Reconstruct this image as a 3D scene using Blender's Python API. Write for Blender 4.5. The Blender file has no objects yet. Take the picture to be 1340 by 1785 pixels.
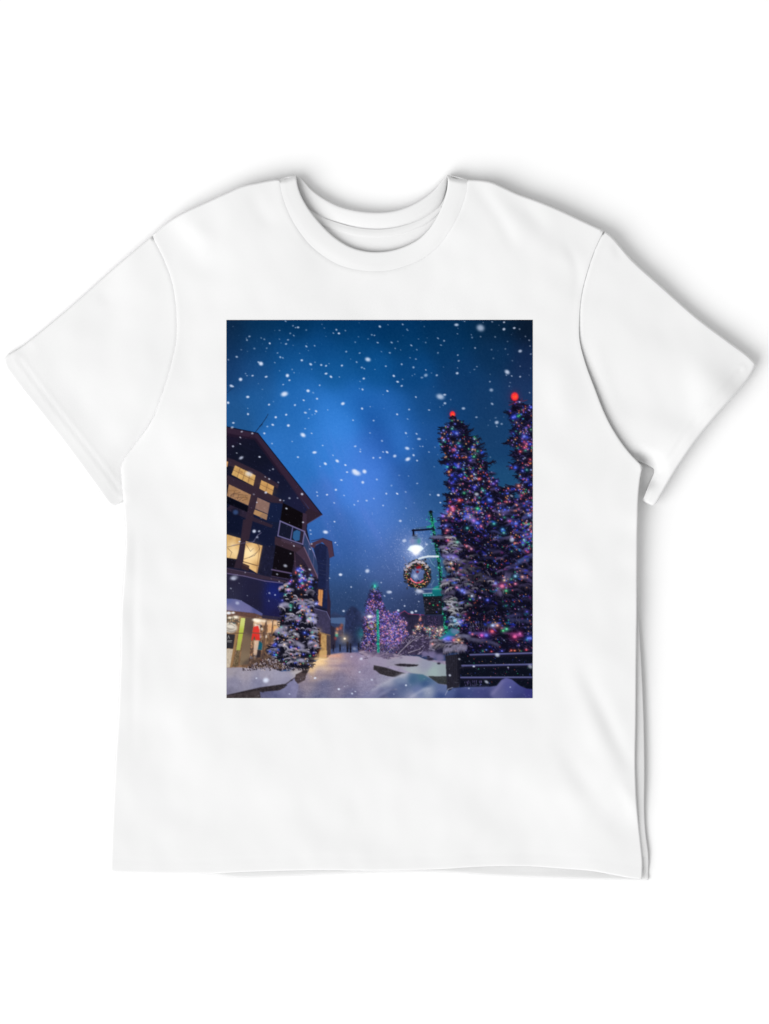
# A white t-shirt lying on a white surface, with a picture printed on its chest.
SHIRT_ALBEDO = .805; INK_LIGHT = 1.10
KEY_DIR = (-.67, -.49, .76); KEY_SIZE = 20.0; KEY_DIST = 22.0; KEY_POWER = 4560; FILL = .59
# ---------------------------------------------------------------- the picture printed on the chest
import numpy as np, math, random
PX0, PY0, PW, PH, SS = 394.5, 558.0, 534, 659, 2       # print rectangle in photo pixels, supersampling

def frame(ox, oy, s):
    return lambda *p: [(ox + p[i]*s, oy + p[i+1]*s) for i in range(0, len(p), 2)]
fA = frame(380, 540, .20896); fB = frame(660, 540, .20896)          # sky, left and right
f1 = frame(390, 720, .13433); f2 = frame(390, 900, .17934); f3 = frame(540, 980, .1791)
f4 = frame(680, 860, .2017);  f5 = frame(740, 670, .14925); f6 = frame(680, 870, .13453)

class Canvas:
    def __init__(s, seed=7):
        s.h, s.w = PH*SS, PW*SS
        s.a = np.zeros((s.h, s.w, 3)); s.rng = np.random.default_rng(seed)
        yy, xx = np.mgrid[0:s.h, 0:s.w]
        s.X = (xx+.5)/SS + PX0; s.Y = (yy+.5)/SS + PY0
    def box(s, x0, y0, x1, y1):
        a = max(0, int((x0-PX0)*SS)-1); b = min(s.w, int((x1-PX0)*SS)+2)
        c = max(0, int((y0-PY0)*SS)-1); d = min(s.h, int((y1-PY0)*SS)+2)
        return (slice(c, d), slice(a, b)) if b > a and d > c else None
    def mix(s, sl, al, col, add=False):
        col = np.asarray(col, float)/255
        if add: s.a[sl] = s.a[sl] + (1-np.clip(s.a[sl], 0, 1))*al[..., None]*col
        else: s.a[sl] = s.a[sl]*(1-al[..., None]) + col*al[..., None]
    def inside(s, pts, sl):
        X, Y = s.X[sl], s.Y[sl]; m = np.zeros(X.shape, bool); n = len(pts)
        for i in range(n):
            (x0, y0), (x1, y1) = pts[i], pts[(i+1) % n]
            if y0 == y1: continue
            c = (y0 > Y) != (y1 > Y)
            m ^= c & (X < (x1-x0)*(Y-y0)/(y1-y0)+x0)
        return m
    def poly(s, pts, col, al=1., soft=0., tex=0., tsc=3.):
        xs = [p[0] for p in pts]; ys = [p[1] for p in pts]; g = 3*soft
        sl = s.box(min(xs)-g, min(ys)-g, max(xs)+g, max(ys)+g)
        if sl is None: return
        m = s.inside(pts, sl).astype(float)
        if soft > 0: m = blur(m, soft*SS)
        if tex:
            n = s.noise(tsc)[sl]; c = np.asarray(col, float)/255
            c = c[None, None]*(1+tex*(n-.5)*2)[..., None]
            m = (m*al)[..., None]; s.a[sl] = s.a[sl]*(1-m)+c*m
        else: s.mix(sl, m*al, col)
    def grad(s, pts, stops, soft=0., al=1., gain=(1, 1, 1)):           # stops: colour control points inside a polygon
        xs = [p[0] for p in pts]; ys = [p[1] for p in pts]; g = 3*soft
        sl = s.box(min(xs)-g, min(ys)-g, max(xs)+g, max(ys)+g)
        if sl is None: return
        m = s.inside(pts, sl).astype(float)
        if soft > 0: m = blur(m, soft*SS)
        c = idw(s.X[sl], s.Y[sl], stops)*np.array(gain); m = m[..., None]*al
        s.a[sl] = s.a[sl]*(1-m)+c*m
    def line(s, pts, w, col, al=1., w1=None):
        n = len(pts)-1
        for i in range(n):
            (x0, y0), (x1, y1) = pts[i], pts[i+1]
            wa = w if w1 is None else w+(w1-w)*i/n
            wb = w if w1 is None else w+(w1-w)*(i+1)/n
            g = max(wa, wb)+1
            sl = s.box(min(x0, x1)-g, min(y0, y1)-g, max(x0, x1)+g, max(y0, y1)+g)
            if sl is None: continue
            dx, dy = x1-x0, y1-y0; L = dx*dx+dy*dy+1e-9
            t = np.clip(((s.X[sl]-x0)*dx+(s.Y[sl]-y0)*dy)/L, 0, 1)
            d = np.hypot(s.X[sl]-x0-t*dx, s.Y[sl]-y0-t*dy)
            s.mix(sl, np.clip((wa+(wb-wa)*t)/2-d+.5, 0, 1)*al, col)
    def blob(s, x, y, rx, ry, col, al=1., ang=0., hard=1.5, add=False):
        g = max(rx, ry)*2.2+1
        sl = s.box(x-g, y-g, x+g, y+g)
        if sl is None: return
        c, q = math.cos(ang), math.sin(ang); dx, dy = s.X[sl]-x, s.Y[sl]-y
        u = (c*dx+q*dy)/rx; v = (-q*dx+c*dy)/ry
        s.mix(sl, np.exp(-np.power(u*u+v*v, hard)*.9)*al, col, add)
    def noise(s, sc):
        k = round(float(sc), 2)
        if not hasattr(s, 'nc'): s.nc = {}
        if k not in s.nc:
            r = np.random.default_rng(int(k*100)+3)
            tot = 0; out = 0
            for o, amp in ((1, 1), (.5, .6), (.27, .4)):
                c = sc*o; gh, gw = int(PH/c)+3, int(PW/c)+3
                g = r.random((gh, gw)); fx = (s.X-PX0)/c; fy = (s.Y-PY0)/c
                i = np.clip(fy.astype(int), 0, gh-2); j = np.clip(fx.astype(int), 0, gw-2); u = fx-j; v = fy-i
                u = u*u*(3-2*u); v = v*v*(3-2*v)
                out = out+amp*((g[i, j]*(1-u)+g[i, j+1]*u)*(1-v)+(g[i+1, j]*(1-u)+g[i+1, j+1]*u)*v); tot += amp
            s.nc[k] = out/tot
        return s.nc[k]

def blur(m, r):
    n = max(1, int(r*1.2)); k = np.exp(-(np.arange(-2*n, 2*n+1)/r)**2*.5); k /= k.sum()
    p = np.pad(m, 2*n, mode='edge')
    p = np.apply_along_axis(lambda v: np.convolve(v, k, 'same'), 0, p)
    p = np.apply_along_axis(lambda v: np.convolve(v, k, 'same'), 1, p)
    return p[2*n:-2*n, 2*n:-2*n]

def idw(X, Y, stops, sig=0):
    P = np.array([(q[0], q[1]) for q in stops], float); C = np.array([q[2] for q in stops], float)/255
    num = 0; den = 0
    for (px, py), c in zip(P, C):
        d2 = (X-px)**2+(Y-py)**2+30
        w = np.exp(-d2/(2*sig*sig))+1e-5*(d2/1000)**-1.5 if sig else d2**-1.6
        num = num+w[..., None]*c; den = den+w
    return num/den[..., None]

LIGHTS = [(60, 90, 255), (40, 70, 250), (70, 110, 255), (255, 80, 90), (255, 90, 60), (255, 175, 100), (255, 190, 120),
          (250, 130, 60), (40, 210, 130), (190, 215, 255), (255, 120, 170), (170, 120, 255)]

def shade(col, g): return [min(255, v*g) for v in col]

def boughs(c, pts, n, cols, w, rng, al=.85, fringe=.7, sag=.3, fat=(.4, .75)):
    xs = [p[0] for p in pts]; ys = [p[1] for p in pts]; m = c.inside(pts, c.box(PX0, PY0, PX0+PW, PY0+PH)); q = []
    while len(q) < n:
        x, y = rng.uniform(min(xs), max(xs)), rng.uniform(min(ys), max(ys)); i, j = int((y-PY0)*SS), int((x-PX0)*SS)
        if 0 <= i < c.h and 0 <= j < c.w and m[i, j]: q.append((y, x))
    for y, x in sorted(q):
        k = rng.uniform(*w); h = k*rng.uniform(*fat); col = rng.choice(cols); g = rng.uniform(.7, 1.1); col = [min(255, v*g) for v in col]; t = rng.gauss(0, sag)
        c.blob(x, y+h*.9, k*1.05, h*.8, (9, 9, 20), .7, t, 1.2)
        for u in (-.7, -.25, .2, .65):
            c.blob(x+u*k*math.cos(t), y+u*k*math.sin(t)+abs(u)*h*.5+rng.uniform(-.2, .2)*h, k*.42, h*.36, shade(col, rng.uniform(.8, 1.1)), al, t+u*.5, 1.3)
        for _ in range(int(k*1.6)):
            u = rng.uniform(-1, 1); x0 = x+u*k*math.cos(t); y0 = y+u*k*math.sin(t)+abs(u)*h*.5+h*.25; d = rng.uniform(.5, 1.3)*h
            c.line([(x0, y0), (x0+u*1.2+rng.uniform(-.5, .5), y0+d)], 1.0, shade(col, rng.uniform(.5, .9)), fringe, .35)

def lights(c, pts, n, rng, cols=LIGHTS, r=(.55, 1.05), al=(.55, 1), halo=.22, n_big=0, gap=None):
    xs = [p[0] for p in pts]; ys = [p[1] for p in pts]
    k = 0
    sl0 = c.box(PX0, PY0, PX0+PW, PY0+PH); m = c.inside(pts, sl0)
    while k < n:
        x = rng.uniform(min(xs), max(xs)); y = rng.uniform(min(ys), max(ys))
        i, j = int((y-PY0)*SS), int((x-PX0)*SS)
        k += 1
        if not (0 <= i < c.h and 0 <= j < c.w) or not m[i, j]: continue
        if gap and c.noise(gap)[i, j] < .47 and rng.random() < .8: continue
        col = rng.choice(cols); q = rng.uniform(*r); a = rng.uniform(*al)
        big = rng.random() < n_big
        if big: col = rng.choice(((40, 70, 250), (60, 90, 255), (50, 60, 220), (90, 80, 240), (40, 60, 230), (50, 170, 140), (220, 70, 120)))
        if halo: c.blob(x, y, q*(4.2 if big else 2.6), q*(3.4 if big else 2.4), col, halo*a*(2.4 if big else 1), hard=.8, add=True)
        c.blob(x, y, q*(1.5 if big else 1), q*(1.2 if big else 1), [v+(255-v)*.06 for v in col], a, hard=1.1)

def spruce(c, pts, axis, rng, n, dark=((10, 11, 24), (18, 17, 34), (28, 25, 48), (12, 14, 30)), hi=((58, 50, 88), (44, 40, 80), (74, 64, 104)),
           hi_share=.28, ln=(3, 7), droop=.35, edge=120, el=(4, 9), flare=2.2):
    c.poly(pts, dark[1], 1, .6)
    xs = [p[0] for p in pts]; ys = [p[1] for p in pts]
    m = c.inside(pts, c.box(PX0, PY0, PX0+PW, PY0+PH))
    seg = []; per = 0
    for i in range(len(pts)):
        a, b = pts[i], pts[(i+1) % len(pts)]; L = math.dist(a, b); seg.append((a, b, L)); per += L
    for _ in range(edge):                                 # twigs that break the outline
        t = rng.uniform(0, per)
        for a, b, L in seg:
            if t < L: break
            t -= L
        x = a[0]+(b[0]-a[0])*t/L; y = a[1]+(b[1]-a[1])*t/L
        ax = axis(y); sgn = 1 if x > ax else -1
        l = rng.uniform(*el); an = rng.uniform(-.5, .5)
        ex, ey = x+sgn*l*math.cos(an), y+l*math.sin(an)-l*.15
        c.line([(x-sgn*2, y), (ex, ey)], flare, rng.choice(dark), .95, .5)
        for q in (.45, .75):
            c.line([(x+(ex-x)*q, y+(ey-y)*q), (x+(ex-x)*q+sgn*2, y+(ey-y)*q+rng.uniform(-2.6, 2.6))], 1.0, rng.choice(dark), .85, .4)
    for _ in range(n):
        x = rng.uniform(min(xs), max(xs)); y = rng.uniform(min(ys), max(ys))
        i, j = int((y-PY0)*SS), int((x-PX0)*SS)
        if not (0 <= i < c.h and 0 <= j < c.w) or not m[i, j]: continue
        sgn = 1 if x > axis(y) else -1
        if rng.random() < .25: sgn = -sgn
        l = rng.uniform(*ln); an = rng.gauss(droop, .5)
        col = rng.choice(hi) if rng.random() < hi_share else rng.choice(dark)
        c.line([(x, y), (x+sgn*l*math.cos(an), y+l*math.sin(an))], rng.uniform(.7, 1.8), col, rng.uniform(.5, .95), .4)

def clump(c, x, y, w, h, col, rng, al=.9, tilt=0., under=True):  # noqa
    """snow lying on a bough: a lumpy cap with drooping fingers and a dark underside"""
    if under:
        for _ in range(6):
            c.blob(x+rng.uniform(-w, w)*.8, y+h*.7+rng.uniform(0, h*.5), w*.32, h*.45, (12, 12, 26), .65, hard=1.2)
    ct, st = math.cos(tilt), math.sin(tilt)
    for k in range(7):
        u = (k/6-.5)*1.7*w; v = -h*.30*(1-(u/w)**2)+rng.uniform(-.12, .12)*h
        g = rng.uniform(.82, 1.1)
        c.blob(x+u*ct-v*st, y+u*st+v*ct, w*.34, h*.5, [min(255, q*g) for q in col], al*.8, tilt, 1.6)
    for k in range(int(w*.8)+3):
        u = rng.uniform(-1, 1)*w*.95; q = rng.uniform(.3, 1.)
        x0, y0 = x+u*ct, y+u*st+h*.1
        g = rng.uniform(.55, .95)
        c.line([(x0, y0), (x0+u*.12+rng.uniform(-.6, .6), y0+h*q)], 1.3, [v*g for v in col], al*.75, .4)

SKY = [(401,565,(13,38,66)),(450,562,(6,46,82)),(516,563,(4,50,92)),(590,563,(3,52,96)),(652,565,(3,52,98)),(700,563,(2,48,92)),(760,563,(3,46,86)),(806,563,(5,43,78)),(865,563,(8,36,64)),(921,563,(11,26,46)),
 (401,600,(16,48,86)),(450,600,(14,62,110)),(500,620,(14,72,128)),(560,610,(12,72,130)),(620,605,(8,68,122)),(705,595,(6,60,108)),(780,600,(8,54,98)),(864,624,(12,48,86)),(921,634,(20,40,76)),
 (400,644,(22,58,104)),(440,650,(26,76,132)),(516,650,(24,92,160)),(589,644,(20,88,152)),(652,645,(14,80,142)),(720,650,(12,68,124)),(806,660,(14,56,102)),(911,680,(28,54,96)),
 (401,718,(32,84,140)),(454,694,(32,91,154)),(505,718,(36,104,178)),(524,694,(34,104,180)),(560,720,(42,116,198)),(594,744,(50,126,212)),(620,700,(36,108,188)),(652,720,(34,98,176)),(700,764,(44,110,192)),(690,720,(32,96,170)),(749,764,(30,80,144)),(744,710,(22,74,132)),(790,700,(18,62,112)),(848,690,(20,58,102)),
 (526,812,(44,110,188)),(500,780,(44,112,190)),(560,790,(50,122,206)),(600,800,(58,126,214)),(654,774,(46,100,182)),(640,812,(62,118,208)),(615,850,(68,128,218)),(660,850,(66,120,206)),(704,844,(42,92,164)),(744,864,(40,86,146)),(760,820,(34,82,140)),(869,774,(23,62,106)),(860,840,(28,74,116)),(900,870,(30,74,114)),
 (560,870,(56,108,186)),(594,924,(58,102,174)),(654,924,(68,114,192)),(640,890,(70,122,206)),(690,880,(60,108,184)),(542,923,(50,100,172)),(730,890,(44,88,150)),(767,880,(34,78,128)),(587,963,(54,94,160)),(640,965,(62,100,168)),(690,961,(60,94,158)),(604,1004,(52,86,140)),(664,1004,(66,94,152)),(692,1011,(56,80,132)),(769,989,(42,80,120)),(594,1040,(46,72,116)),(640,1040,(46,68,110)),(683,1045,(48,66,108)),(720,1055,(40,54,90)),(600,1060,(40,58,94))]

# flakes read off the picture: (frame, x, y, radius, brightness)
FL_A = '''127 142 5 .3;565 98 9 .6;627 137 8 .5;648 152 8 .6;669 150 11 .8;264 225 10 .6;238 240 6 .4;243 255 9 .6;362 238 8 .4;388 249 9 .45;433 283 9 .9;515 175 8 .4;604 200 8 .5;633 218 8 .55;585 254 9 .6;569 288 9 .7;514 248 8 .35;527 280 6 .3;737 172 8 .4;738 308 10 .75;807 303 7 .6;744 283 5 .3;628 300 6 .35;682 366 6 .3;498 363 8 .5;521 398 9 .7;542 404 8 .55;408 323 8 .4;400 350 6 .25;305 326 9 .4;196 336 8 .35;247 350 6 .25;158 395 12 .7;88 419 8 .5;340 440 10 .7;360 452 17 1;475 443 8 .45;700 424 10 .9;774 457 12 .9;862 463 9 .8;902 470 9 .85;927 452 6 .45;1034 468 10 .9;1070 352 9 .6;1182 364 9 .6;1157 439 9 .6;1250 417 20 .9;1107 414 6 .3;1200 484 9 .6;1220 493 9 .6;1309 500 6 .4;580 551 14 1;597 590 9 .8;902 535 12 .95;943 561 12 .95;1013 563 6 .6;1216 576 10 .9;1185 600 7 .4;620 500 7 .45;636 527 7 .5;515 511 7 .3;403 561 12 .9;290 552 11 .85;190 583 14 1;244 552 7 .6;232 535 7 .45;113 637 14 .9;128 643 8 .7;545 626 8 .7;752 678 14 1;795 694 10 .4;849 632 8 .7;555 705 29 1;1206 667 9 .8;1180 660 6 .35;250 729 14 .95;716 757 9 .9;827 744 10 .9;1042 785 15 1;86 777 12 1;427 793 9 .95;643 797 9 .8;464 768 6 .3;372 666 7 .3;339 618 6 .25;250 824 6 .5;252 872 10 .95;819 848 12 .9;810 870 6 .6;730 860 12 .8;764 832 8 .6;786 878 6 .4;757 906 7 .6;1202 826 10 .9;916 837 6 .5;1127 923 8 .7;1270 810 7 .5;570 877 10 .95;483 898 10 1;458 961 11 .95;413 975 9 .6;588 967 12 1;130 945 12 .9;728 993 8 .6;1298 926 9 .7;1268 1029 8 .5;388 1032 10 .9;288 1033 10 .8;200 1018 10 .7;120 983 13 .7;782 1032 9 .7;710 1046 20 1;188 1066 8 .8;187 1120 8 .7;127 1140 9 .8;452 1117 8 .6;620 1100 8 .5;874 1133 8 .7;1145 1140 11 .7;1188 1165 7 .5;1187 1184 8 .7;806 1191 16 1;668 1230 10 .8;348 1228 11 .95;158 1196 8 .6;195 1236 17 .75;995 1262 14 1;896 1285 14 1;1063 1296 11 1;960 1215 8 .6;1296 1236 9 .8;852 1307 9 .5;1155 1362 33 1;1140 1345 18 1;1222 1350 18 1;1077 1355 10 .9;1208 1440 13 .9;1030 1421 11 .8;460 1330 8 .6;433 1340 7 .4;395 1395 8 .6;428 1412 9 .8;504 1440 8 .5;1325 1416 10 .6;984 1502 10 .9;826 1522 8 .7;830 1552 8 .8;910 1543 10 .95;702 1538 11 .9;520 1588 8 .8;549 1592 8 .6;597 1572 10 .6;664 1571 8 .5;1052 1549 8 .6;1168 1596 8 .7;1240 1592 10 .7;970 1611 9 .6;572 1658 9 .9;1137 1627 8 .6;1300 1575 8 .5;260 1370 28 .65;400 1525 12 .9;300 1540 10 .4;325 1607 7 .7;1283 212 8 .55;1305 217 8 .65;1252 246 8 .4;1009 200 11 .95;988 170 9 .7;963 198 7 .6;1063 177 7 .5;888 156 7 .4;868 125 6 .35;902 225 6 .3;1172 228 7 .35;1145 273 8 .4;1178 112 6 .25;1332 277 9 .7;783 498 7 .35;810 440 7 .4;755 343 6 .3;474 176 5 .25'''
FL_B = '''10 143 11 .8;78 128 7 .4;200 125 9 .6;235 165 8 .4;241 174 8 .5;380 143 7 .3;352 97 5 .25;715 100 8 .5;648 129 17 .8;848 155 32 .7;945 104 9 .5;1044 108 9 .8;1043 166 12 .85;1129 156 11 .85;1173 165 8 .5;1002 133 6 .35;870 110 6 .4;656 204 7 .5;660 158 6 .3;772 212 7 .4;778 235 9 .4;849 228 8 .4;970 230 8 .4;1106 210 5 .25;1222 226 7 .4;1253 258 8 .55;1260 306 7 .5;1267 373 10 .45;1178 348 14 .75;1073 268 7 .3;940 336 9 .35;1055 330 7 .4;993 345 5 .2;108 276 10 .65;160 267 7 .4;138 325 7 .5;183 338 6 .4;93 362 9 .6;23 352 7 .4;272 300 10 .7;332 247 7 .4;392 276 8 .4;494 241 10 .6;545 262 9 .6;519 298 9 .55;494 362 8 .5;318 336 8 .45;404 238 5 .25;203 218 6 .25;803 322 8 .65;702 324 5 .25;659 381 8 .7;667 429 9 .65;262 403 7 .5;310 414 8 .6;192 457 9 .7;60 473 9 .7;290 483 10 .65;393 504 8 .65;393 549 14 .6;360 568 12 .5;484 549 10 .7;440 530 7 .3;654 532 13 .85;657 488 6 .5;797 501 9 .4;818 477 7 .5;762 525 6 .25;540 480 6 .3;126 554 11 .95;158 603 12 .95;192 637 10 .8;73 680 10 .95;200 582 7 .4;37 710 6 .4;280 552 6 .4;300 540 6 .4;310 730 8 .8;1070 522 22 .85;1063 548 8 .5;1108 555 9 .6;1178 561 9 .7;1095 610 8 .35;1088 640 8 .35;926 602 9 .55;938 672 16 .6;928 541 6 .3;945 787 13 .65;1113 428 8 .3;955 408 8 .3;1076 376 7 .3;1178 474 7 .35;1253 548 6 .3;1257 694 8 .55;1265 490 6 .3;513 727 29 .75;550 711 13 .8;552 782 11 .75;600 752 7 .35;537 798 6 .4;510 814 6 .35;420 838 9 .75;706 825 15 .7;254 834 9 .7;154 874 9 .9;241 913 8 .5;814 898 11 .6;974 903 10 .3;983 942 15 .75;984 974 9 .5;1024 954 10 .5;928 924 6 .25;912 965 6 .25;1042 896 6 .2;892 822 6 .2;227 1030 11 .8;316 1036 10 .75;336 1079 14 .75;238 1157 18 .9;70 1189 13 .95;37 1187 9 .7;28 1095 9 .6;134 1221 14 .85;291 1214 10 .85;243 1247 20 1;320 1259 8 .8;12 1235 9 .8;285 1160 8 .35;345 1140 7 .5;367 1141 8 .6;419 1188 8 .6;469 1148 7 .35;395 1083 6 .2;492 1210 6 .25;171 1382 8 .3;249 1387 7 .4;321 1449 9 .6;64 1534 9 .8;153 1533 10 .85;225 1520 9 .45;498 1547 10 .75;428 1543 8 .5;514 1609 9 .5;37 1633 8 .7;107 1467 9 .4;228 1655 7 .5;297 1611 6 .3;605 1535 9 .8;940 1354 6 .4;930 1230 7 .3;816 1538 16 .5;1045 1480 7 .4;463 1310 7 .3;240 1060 5 .3;44 825 5 .2;370 945 5 .2;458 645 5 .2'''
FL_2 = '''297 145 17 .95;345 145 12 .7;327 203 13 .6;155 245 11 .9;100 597 34 .55;95 605 22 .5;70 700 10 .5;445 745 11 .6;500 763 9 .7;230 770 8 .4;440 822 8 .5;600 480 17 .7;650 362 9 .6;683 287 10 .8;840 318 9 .8;843 135 10 .6;848 172 10 .7;990 153 22 1;1077 52 10 .9;1085 255 10 .8;1105 278 7 .6;1135 566 14 .9;1030 600 8 .6;1035 470 5 .4;855 268 10 .7;772 58 10 .85;837 516 13 .8;520 562 10 .6;410 1592 26 .95;318 1572 9 .8;888 1570 13 .8;1118 1680 10 .8;640 1725 9 .6;690 1850 9 .6;50 938 16 .9;95 935 10 .8;133 842 17 .5;1165 920 9 .7;540 632 9 .5;210 545 8 .5;150 650 6 .4'''
FL_3 = '''300 120 14 .85;560 84 21 .85;403 240 10 .7;350 293 5 .4;770 290 22 .75;727 326 11 .6;695 197 8 .6;800 350 8 .5;540 168 6 .5;560 38 6 .4;490 128 6 .4;330 472 15 .5;860 467 12 .75;1032 474 12 .7;993 488 16 .6;922 425 9 .6;1060 381 9 .6;500 938 15 .7;405 916 12 .4;485 1067 12 .75;52 1125 12 .7;605 1142 13 .6;283 1232 12 .85;337 1206 7 .6;412 1276 11 .8;443 1256 9 .7;936 1194 10 .6;818 1282 8 .4;435 840 18 .35;1032 312 9 .4;15 1110 6 .5'''
FL_4 = '''1050 400 22 .75;925 1395 20 .8;832 1627 18 .7;722 1493 12 .9;1210 1495 22 .6;515 1570 11 .8;137 1657 9 .8;597 1430 11 .6;1018 1502 9 .7;1037 1672 8 .6;680 1683 9 .5;122 408 16 .75;315 440 12 .65;88 238 12 .8;415 15 12 .7;433 80 8 .6;62 5 9 .8;5 850 11 .6;70 1010 11 .8;125 970 8 .7;190 1028 12 .75;222 1017 9 .7;100 920 6 .5;800 180 9 .7;745 8 20 .5;1047 22 14 .6;240 845 24 .6'''

def paint(seed=11):
    c = Canvas(seed); rng = random.Random(seed); A = c.a
    # ---------- sky
    A[:] = idw(c.X, c.Y, SKY, 22)
    for x, y, rx, ry, an, col, al in ((604, 790, 120, 34, 1.08, (90, 150, 240), .20), (640, 850, 80, 26, 1.2, (110, 140, 245), .20), (590, 760, 60, 22, 1.05, (80, 150, 240), .16), (706, 770, 70, 16, 1.08, (80, 130, 220), .22), (690, 735, 40, 12, 1.05, (70, 130, 220), .12),
                                      (668, 770, 80, 15, 1.08, (14, 50, 120), .26), (655, 735, 60, 18, 1.0, (10, 55, 120), .14), (750, 820, 90, 24, 1.15, (16, 50, 105), .28), (560, 960, 60, 40, 0, (40, 76, 150), .2)):
        c.blob(x, y, rx, ry, col, al*.55, an, .9)
    for k in range(14):                                    # faint streaks of falling snow caught by the lamps
        x = rng.uniform(560, 740); y = rng.uniform(790, 1000)
        c.blob(x, y, 30+rng.random()*30, 3+rng.random()*5, (120, 130, 225), .07, 1.2+rng.gauss(0, .12), 1)
    n = c.noise(2.2)-.5; A += (n*.035)[..., None]
    for k in range(420):                                   # powder of tiny flakes, denser low down and near the lamp
        x = rng.uniform(395, 928); y = 558+659*rng.random()**.8*.8
        c.blob(x, y, rng.uniform(.4, .8), rng.uniform(.4, .9), (150, 185, 240), rng.uniform(.08, .3))
    for k in range(900):
        r = abs(rng.gauss(0, 34)); an = rng.uniform(0, 2*math.pi)
        x = 722+r*math.cos(an)*1.0; y = 965+r*math.sin(an)*1.15
        c.blob(x, y, rng.uniform(.4, .8), rng.uniform(.4, 1.), (185, 195, 240), rng.uniform(.1, .45))
    for k in range(500):
        x = rng.uniform(575, 770); y = rng.uniform(890, 1065)
        c.blob(x, y, .5, rng.uniform(.5, 1.2), (150, 165, 225), rng.uniform(.08, .3))
    def flakes(txt, f, s):
        for q in txt.split(';'):
            x, y, r, b = map(float, q.split()); (X, Y), = f(x, y); r *= s*(.9 if r < 14 else 1)
            c.blob(X, Y, r*rng.uniform(.95, 1.15), r*rng.uniform(.62, .95), (222, 230, 250), min(1, b*.95), rng.uniform(-.5, .7), 1.6)
    # ---------- the valley end: far roofs, far trees, dusk
    c.poly(f3(330, 900, 320, 560, 360, 470, 410, 425, 450, 440, 500, 500, 540, 620, 560, 900), (37, 44, 76), .9, 1.6, .25, 4)
    c.poly(f3(195, 900, 195, 520, 240, 480, 340, 530, 350, 900), (46, 58, 92), 1, 1, .15, 5)
    c.poly(f3(200, 540, 345, 535, 345, 580, 330, 700, 318, 700, 318, 600, 200, 590), (78, 104, 146), .85, .6)
    c.poly(f3(205, 610, 250, 640, 250, 900, 205, 900), (44, 40, 58), 1, .5)
    c.poly(f3(240, 640, 330, 600, 330, 720, 250, 730), (70, 62, 80), .9, .8, .4, 2)
    for x, y, col in ((270, 650, (235, 140, 90)), (262, 690, (255, 190, 140)), (300, 640, (190, 90, 70)), (262, 710, (60, 190, 160)), (250, 740, (150, 60, 60)), (310, 610, (150, 90, 70))):
        (X, Y), = f3(x, y); c.blob(X, Y, 2.4, 2.8, col, .75, hard=1)
    for k in range(60):
        (X, Y), = f3(rng.uniform(330, 520), rng.uniform(480, 860)); c.line([(X, Y), (X+rng.uniform(-4, 4), Y+rng.uniform(-5, 3))], .9, (64, 72, 112), .35)
    c.poly(f3(840, 900, 880, 500, 920, 475, 960, 500, 1110, 512, 1345, 515, 1345, 900), (38, 36, 60), 1, .8, .25, 4)
    c.line(f3(850, 540, 885, 492, 922, 472, 960, 500, 1110, 512), 1.0, (165, 52, 92), .8)
    for k in range(70):
        (X, Y), = f3(rng.uniform(950, 1340), rng.uniform(530, 800)); c.line([(X, Y), (X+rng.uniform(-1, 1), Y+rng.uniform(3, 12))], .9, rng.choice(((60, 54, 84), (24, 22, 40), (78, 68, 100))), .55)
    lights(c, f3(1075, 480, 1110, 640, 1040, 650), 60, rng, [(255, 120, 100), (255, 150, 110), (220, 90, 120), (120, 110, 255)], (.4, .7), halo=.2)
    lights(c, f3(1140, 520, 1240, 520, 1240, 760, 1140, 760), 90, rng, [(120, 80, 150), (150, 90, 150), (90, 80, 160)], (.4, .7), (.4, .8), 0)
    lights(c, f3(1000, 620, 1340, 620, 1340, 740, 1000, 740), 150, rng, [(255, 170, 110), (240, 130, 90), (255, 210, 170), (80, 190, 170), (180, 120, 180)], (.4, .9), halo=.2)
    for x, y in ((1055, 625), (1167, 650), (1240, 665), (1280, 655)):
        (X, Y), = f3(x, y); c.blob(X, Y, 4, 4, (255, 220, 180), .35, hard=.8); c.blob(X, Y, 1.5, 1.5, (255, 245, 225), .95)
    c.line(f3(1167, 660, 1167, 760), 1.2, (60, 150, 150), .7)
    # ---------- street snow
    street = f3(-260, 1340, -260, 1150, -30, 1010, 100, 935, 200, 890, 320, 872, 480, 868, 620, 882, 760, 915, 1340, 960, 1345, 1345)
    c.grad(street, [(*f3(40, 960)[0], (250, 216, 164)), (*f3(100, 950)[0], (246, 208, 156)), (*f3(10, 1020)[0], (225, 190, 150)), (*f3(260, 890)[0], (206, 160, 150)), (*f3(380, 885)[0], (150, 130, 158)), (*f3(480, 885)[0], (128, 116, 156)), (*f3(250, 960)[0], (182, 156, 160)), (*f3(440, 925)[0], (150, 134, 166)),
        (*f3(520, 930)[0], (160, 148, 180)), (*f3(350, 1010)[0], (152, 136, 160)), (*f3(100, 1070)[0], (170, 152, 162)), (*f3(-60, 1110)[0], (150, 138, 158)), (*f3(300, 1130)[0], (128, 122, 154)), (*f3(150, 1200)[0], (112, 112, 148)), (*f3(560, 1060)[0], (142, 134, 168)),
        (*f3(100, 1310)[0], (100, 104, 142)), (*f3(400, 1310)[0], (104, 106, 146)), (*f3(-150, 1300)[0], (104, 104, 140)), (*f3(560, 1200)[0], (138, 134, 168)), (*f3(600, 1310)[0], (108, 112, 155)), (*f3(750, 1150)[0], (150, 150, 180)), (*f3(800, 930)[0], (160, 150, 185))], .8, gain=(.98, .97, .94))
    sl = c.box(480, 1130, 800, 1217); n = c.noise(1.6)[sl]-.5; msk = c.inside(street, sl)
    A[sl] += (n*.10*msk)[..., None]; n = c.noise(9)[sl]-.5; A[sl] += (n*.07*msk)[..., None]
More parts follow.
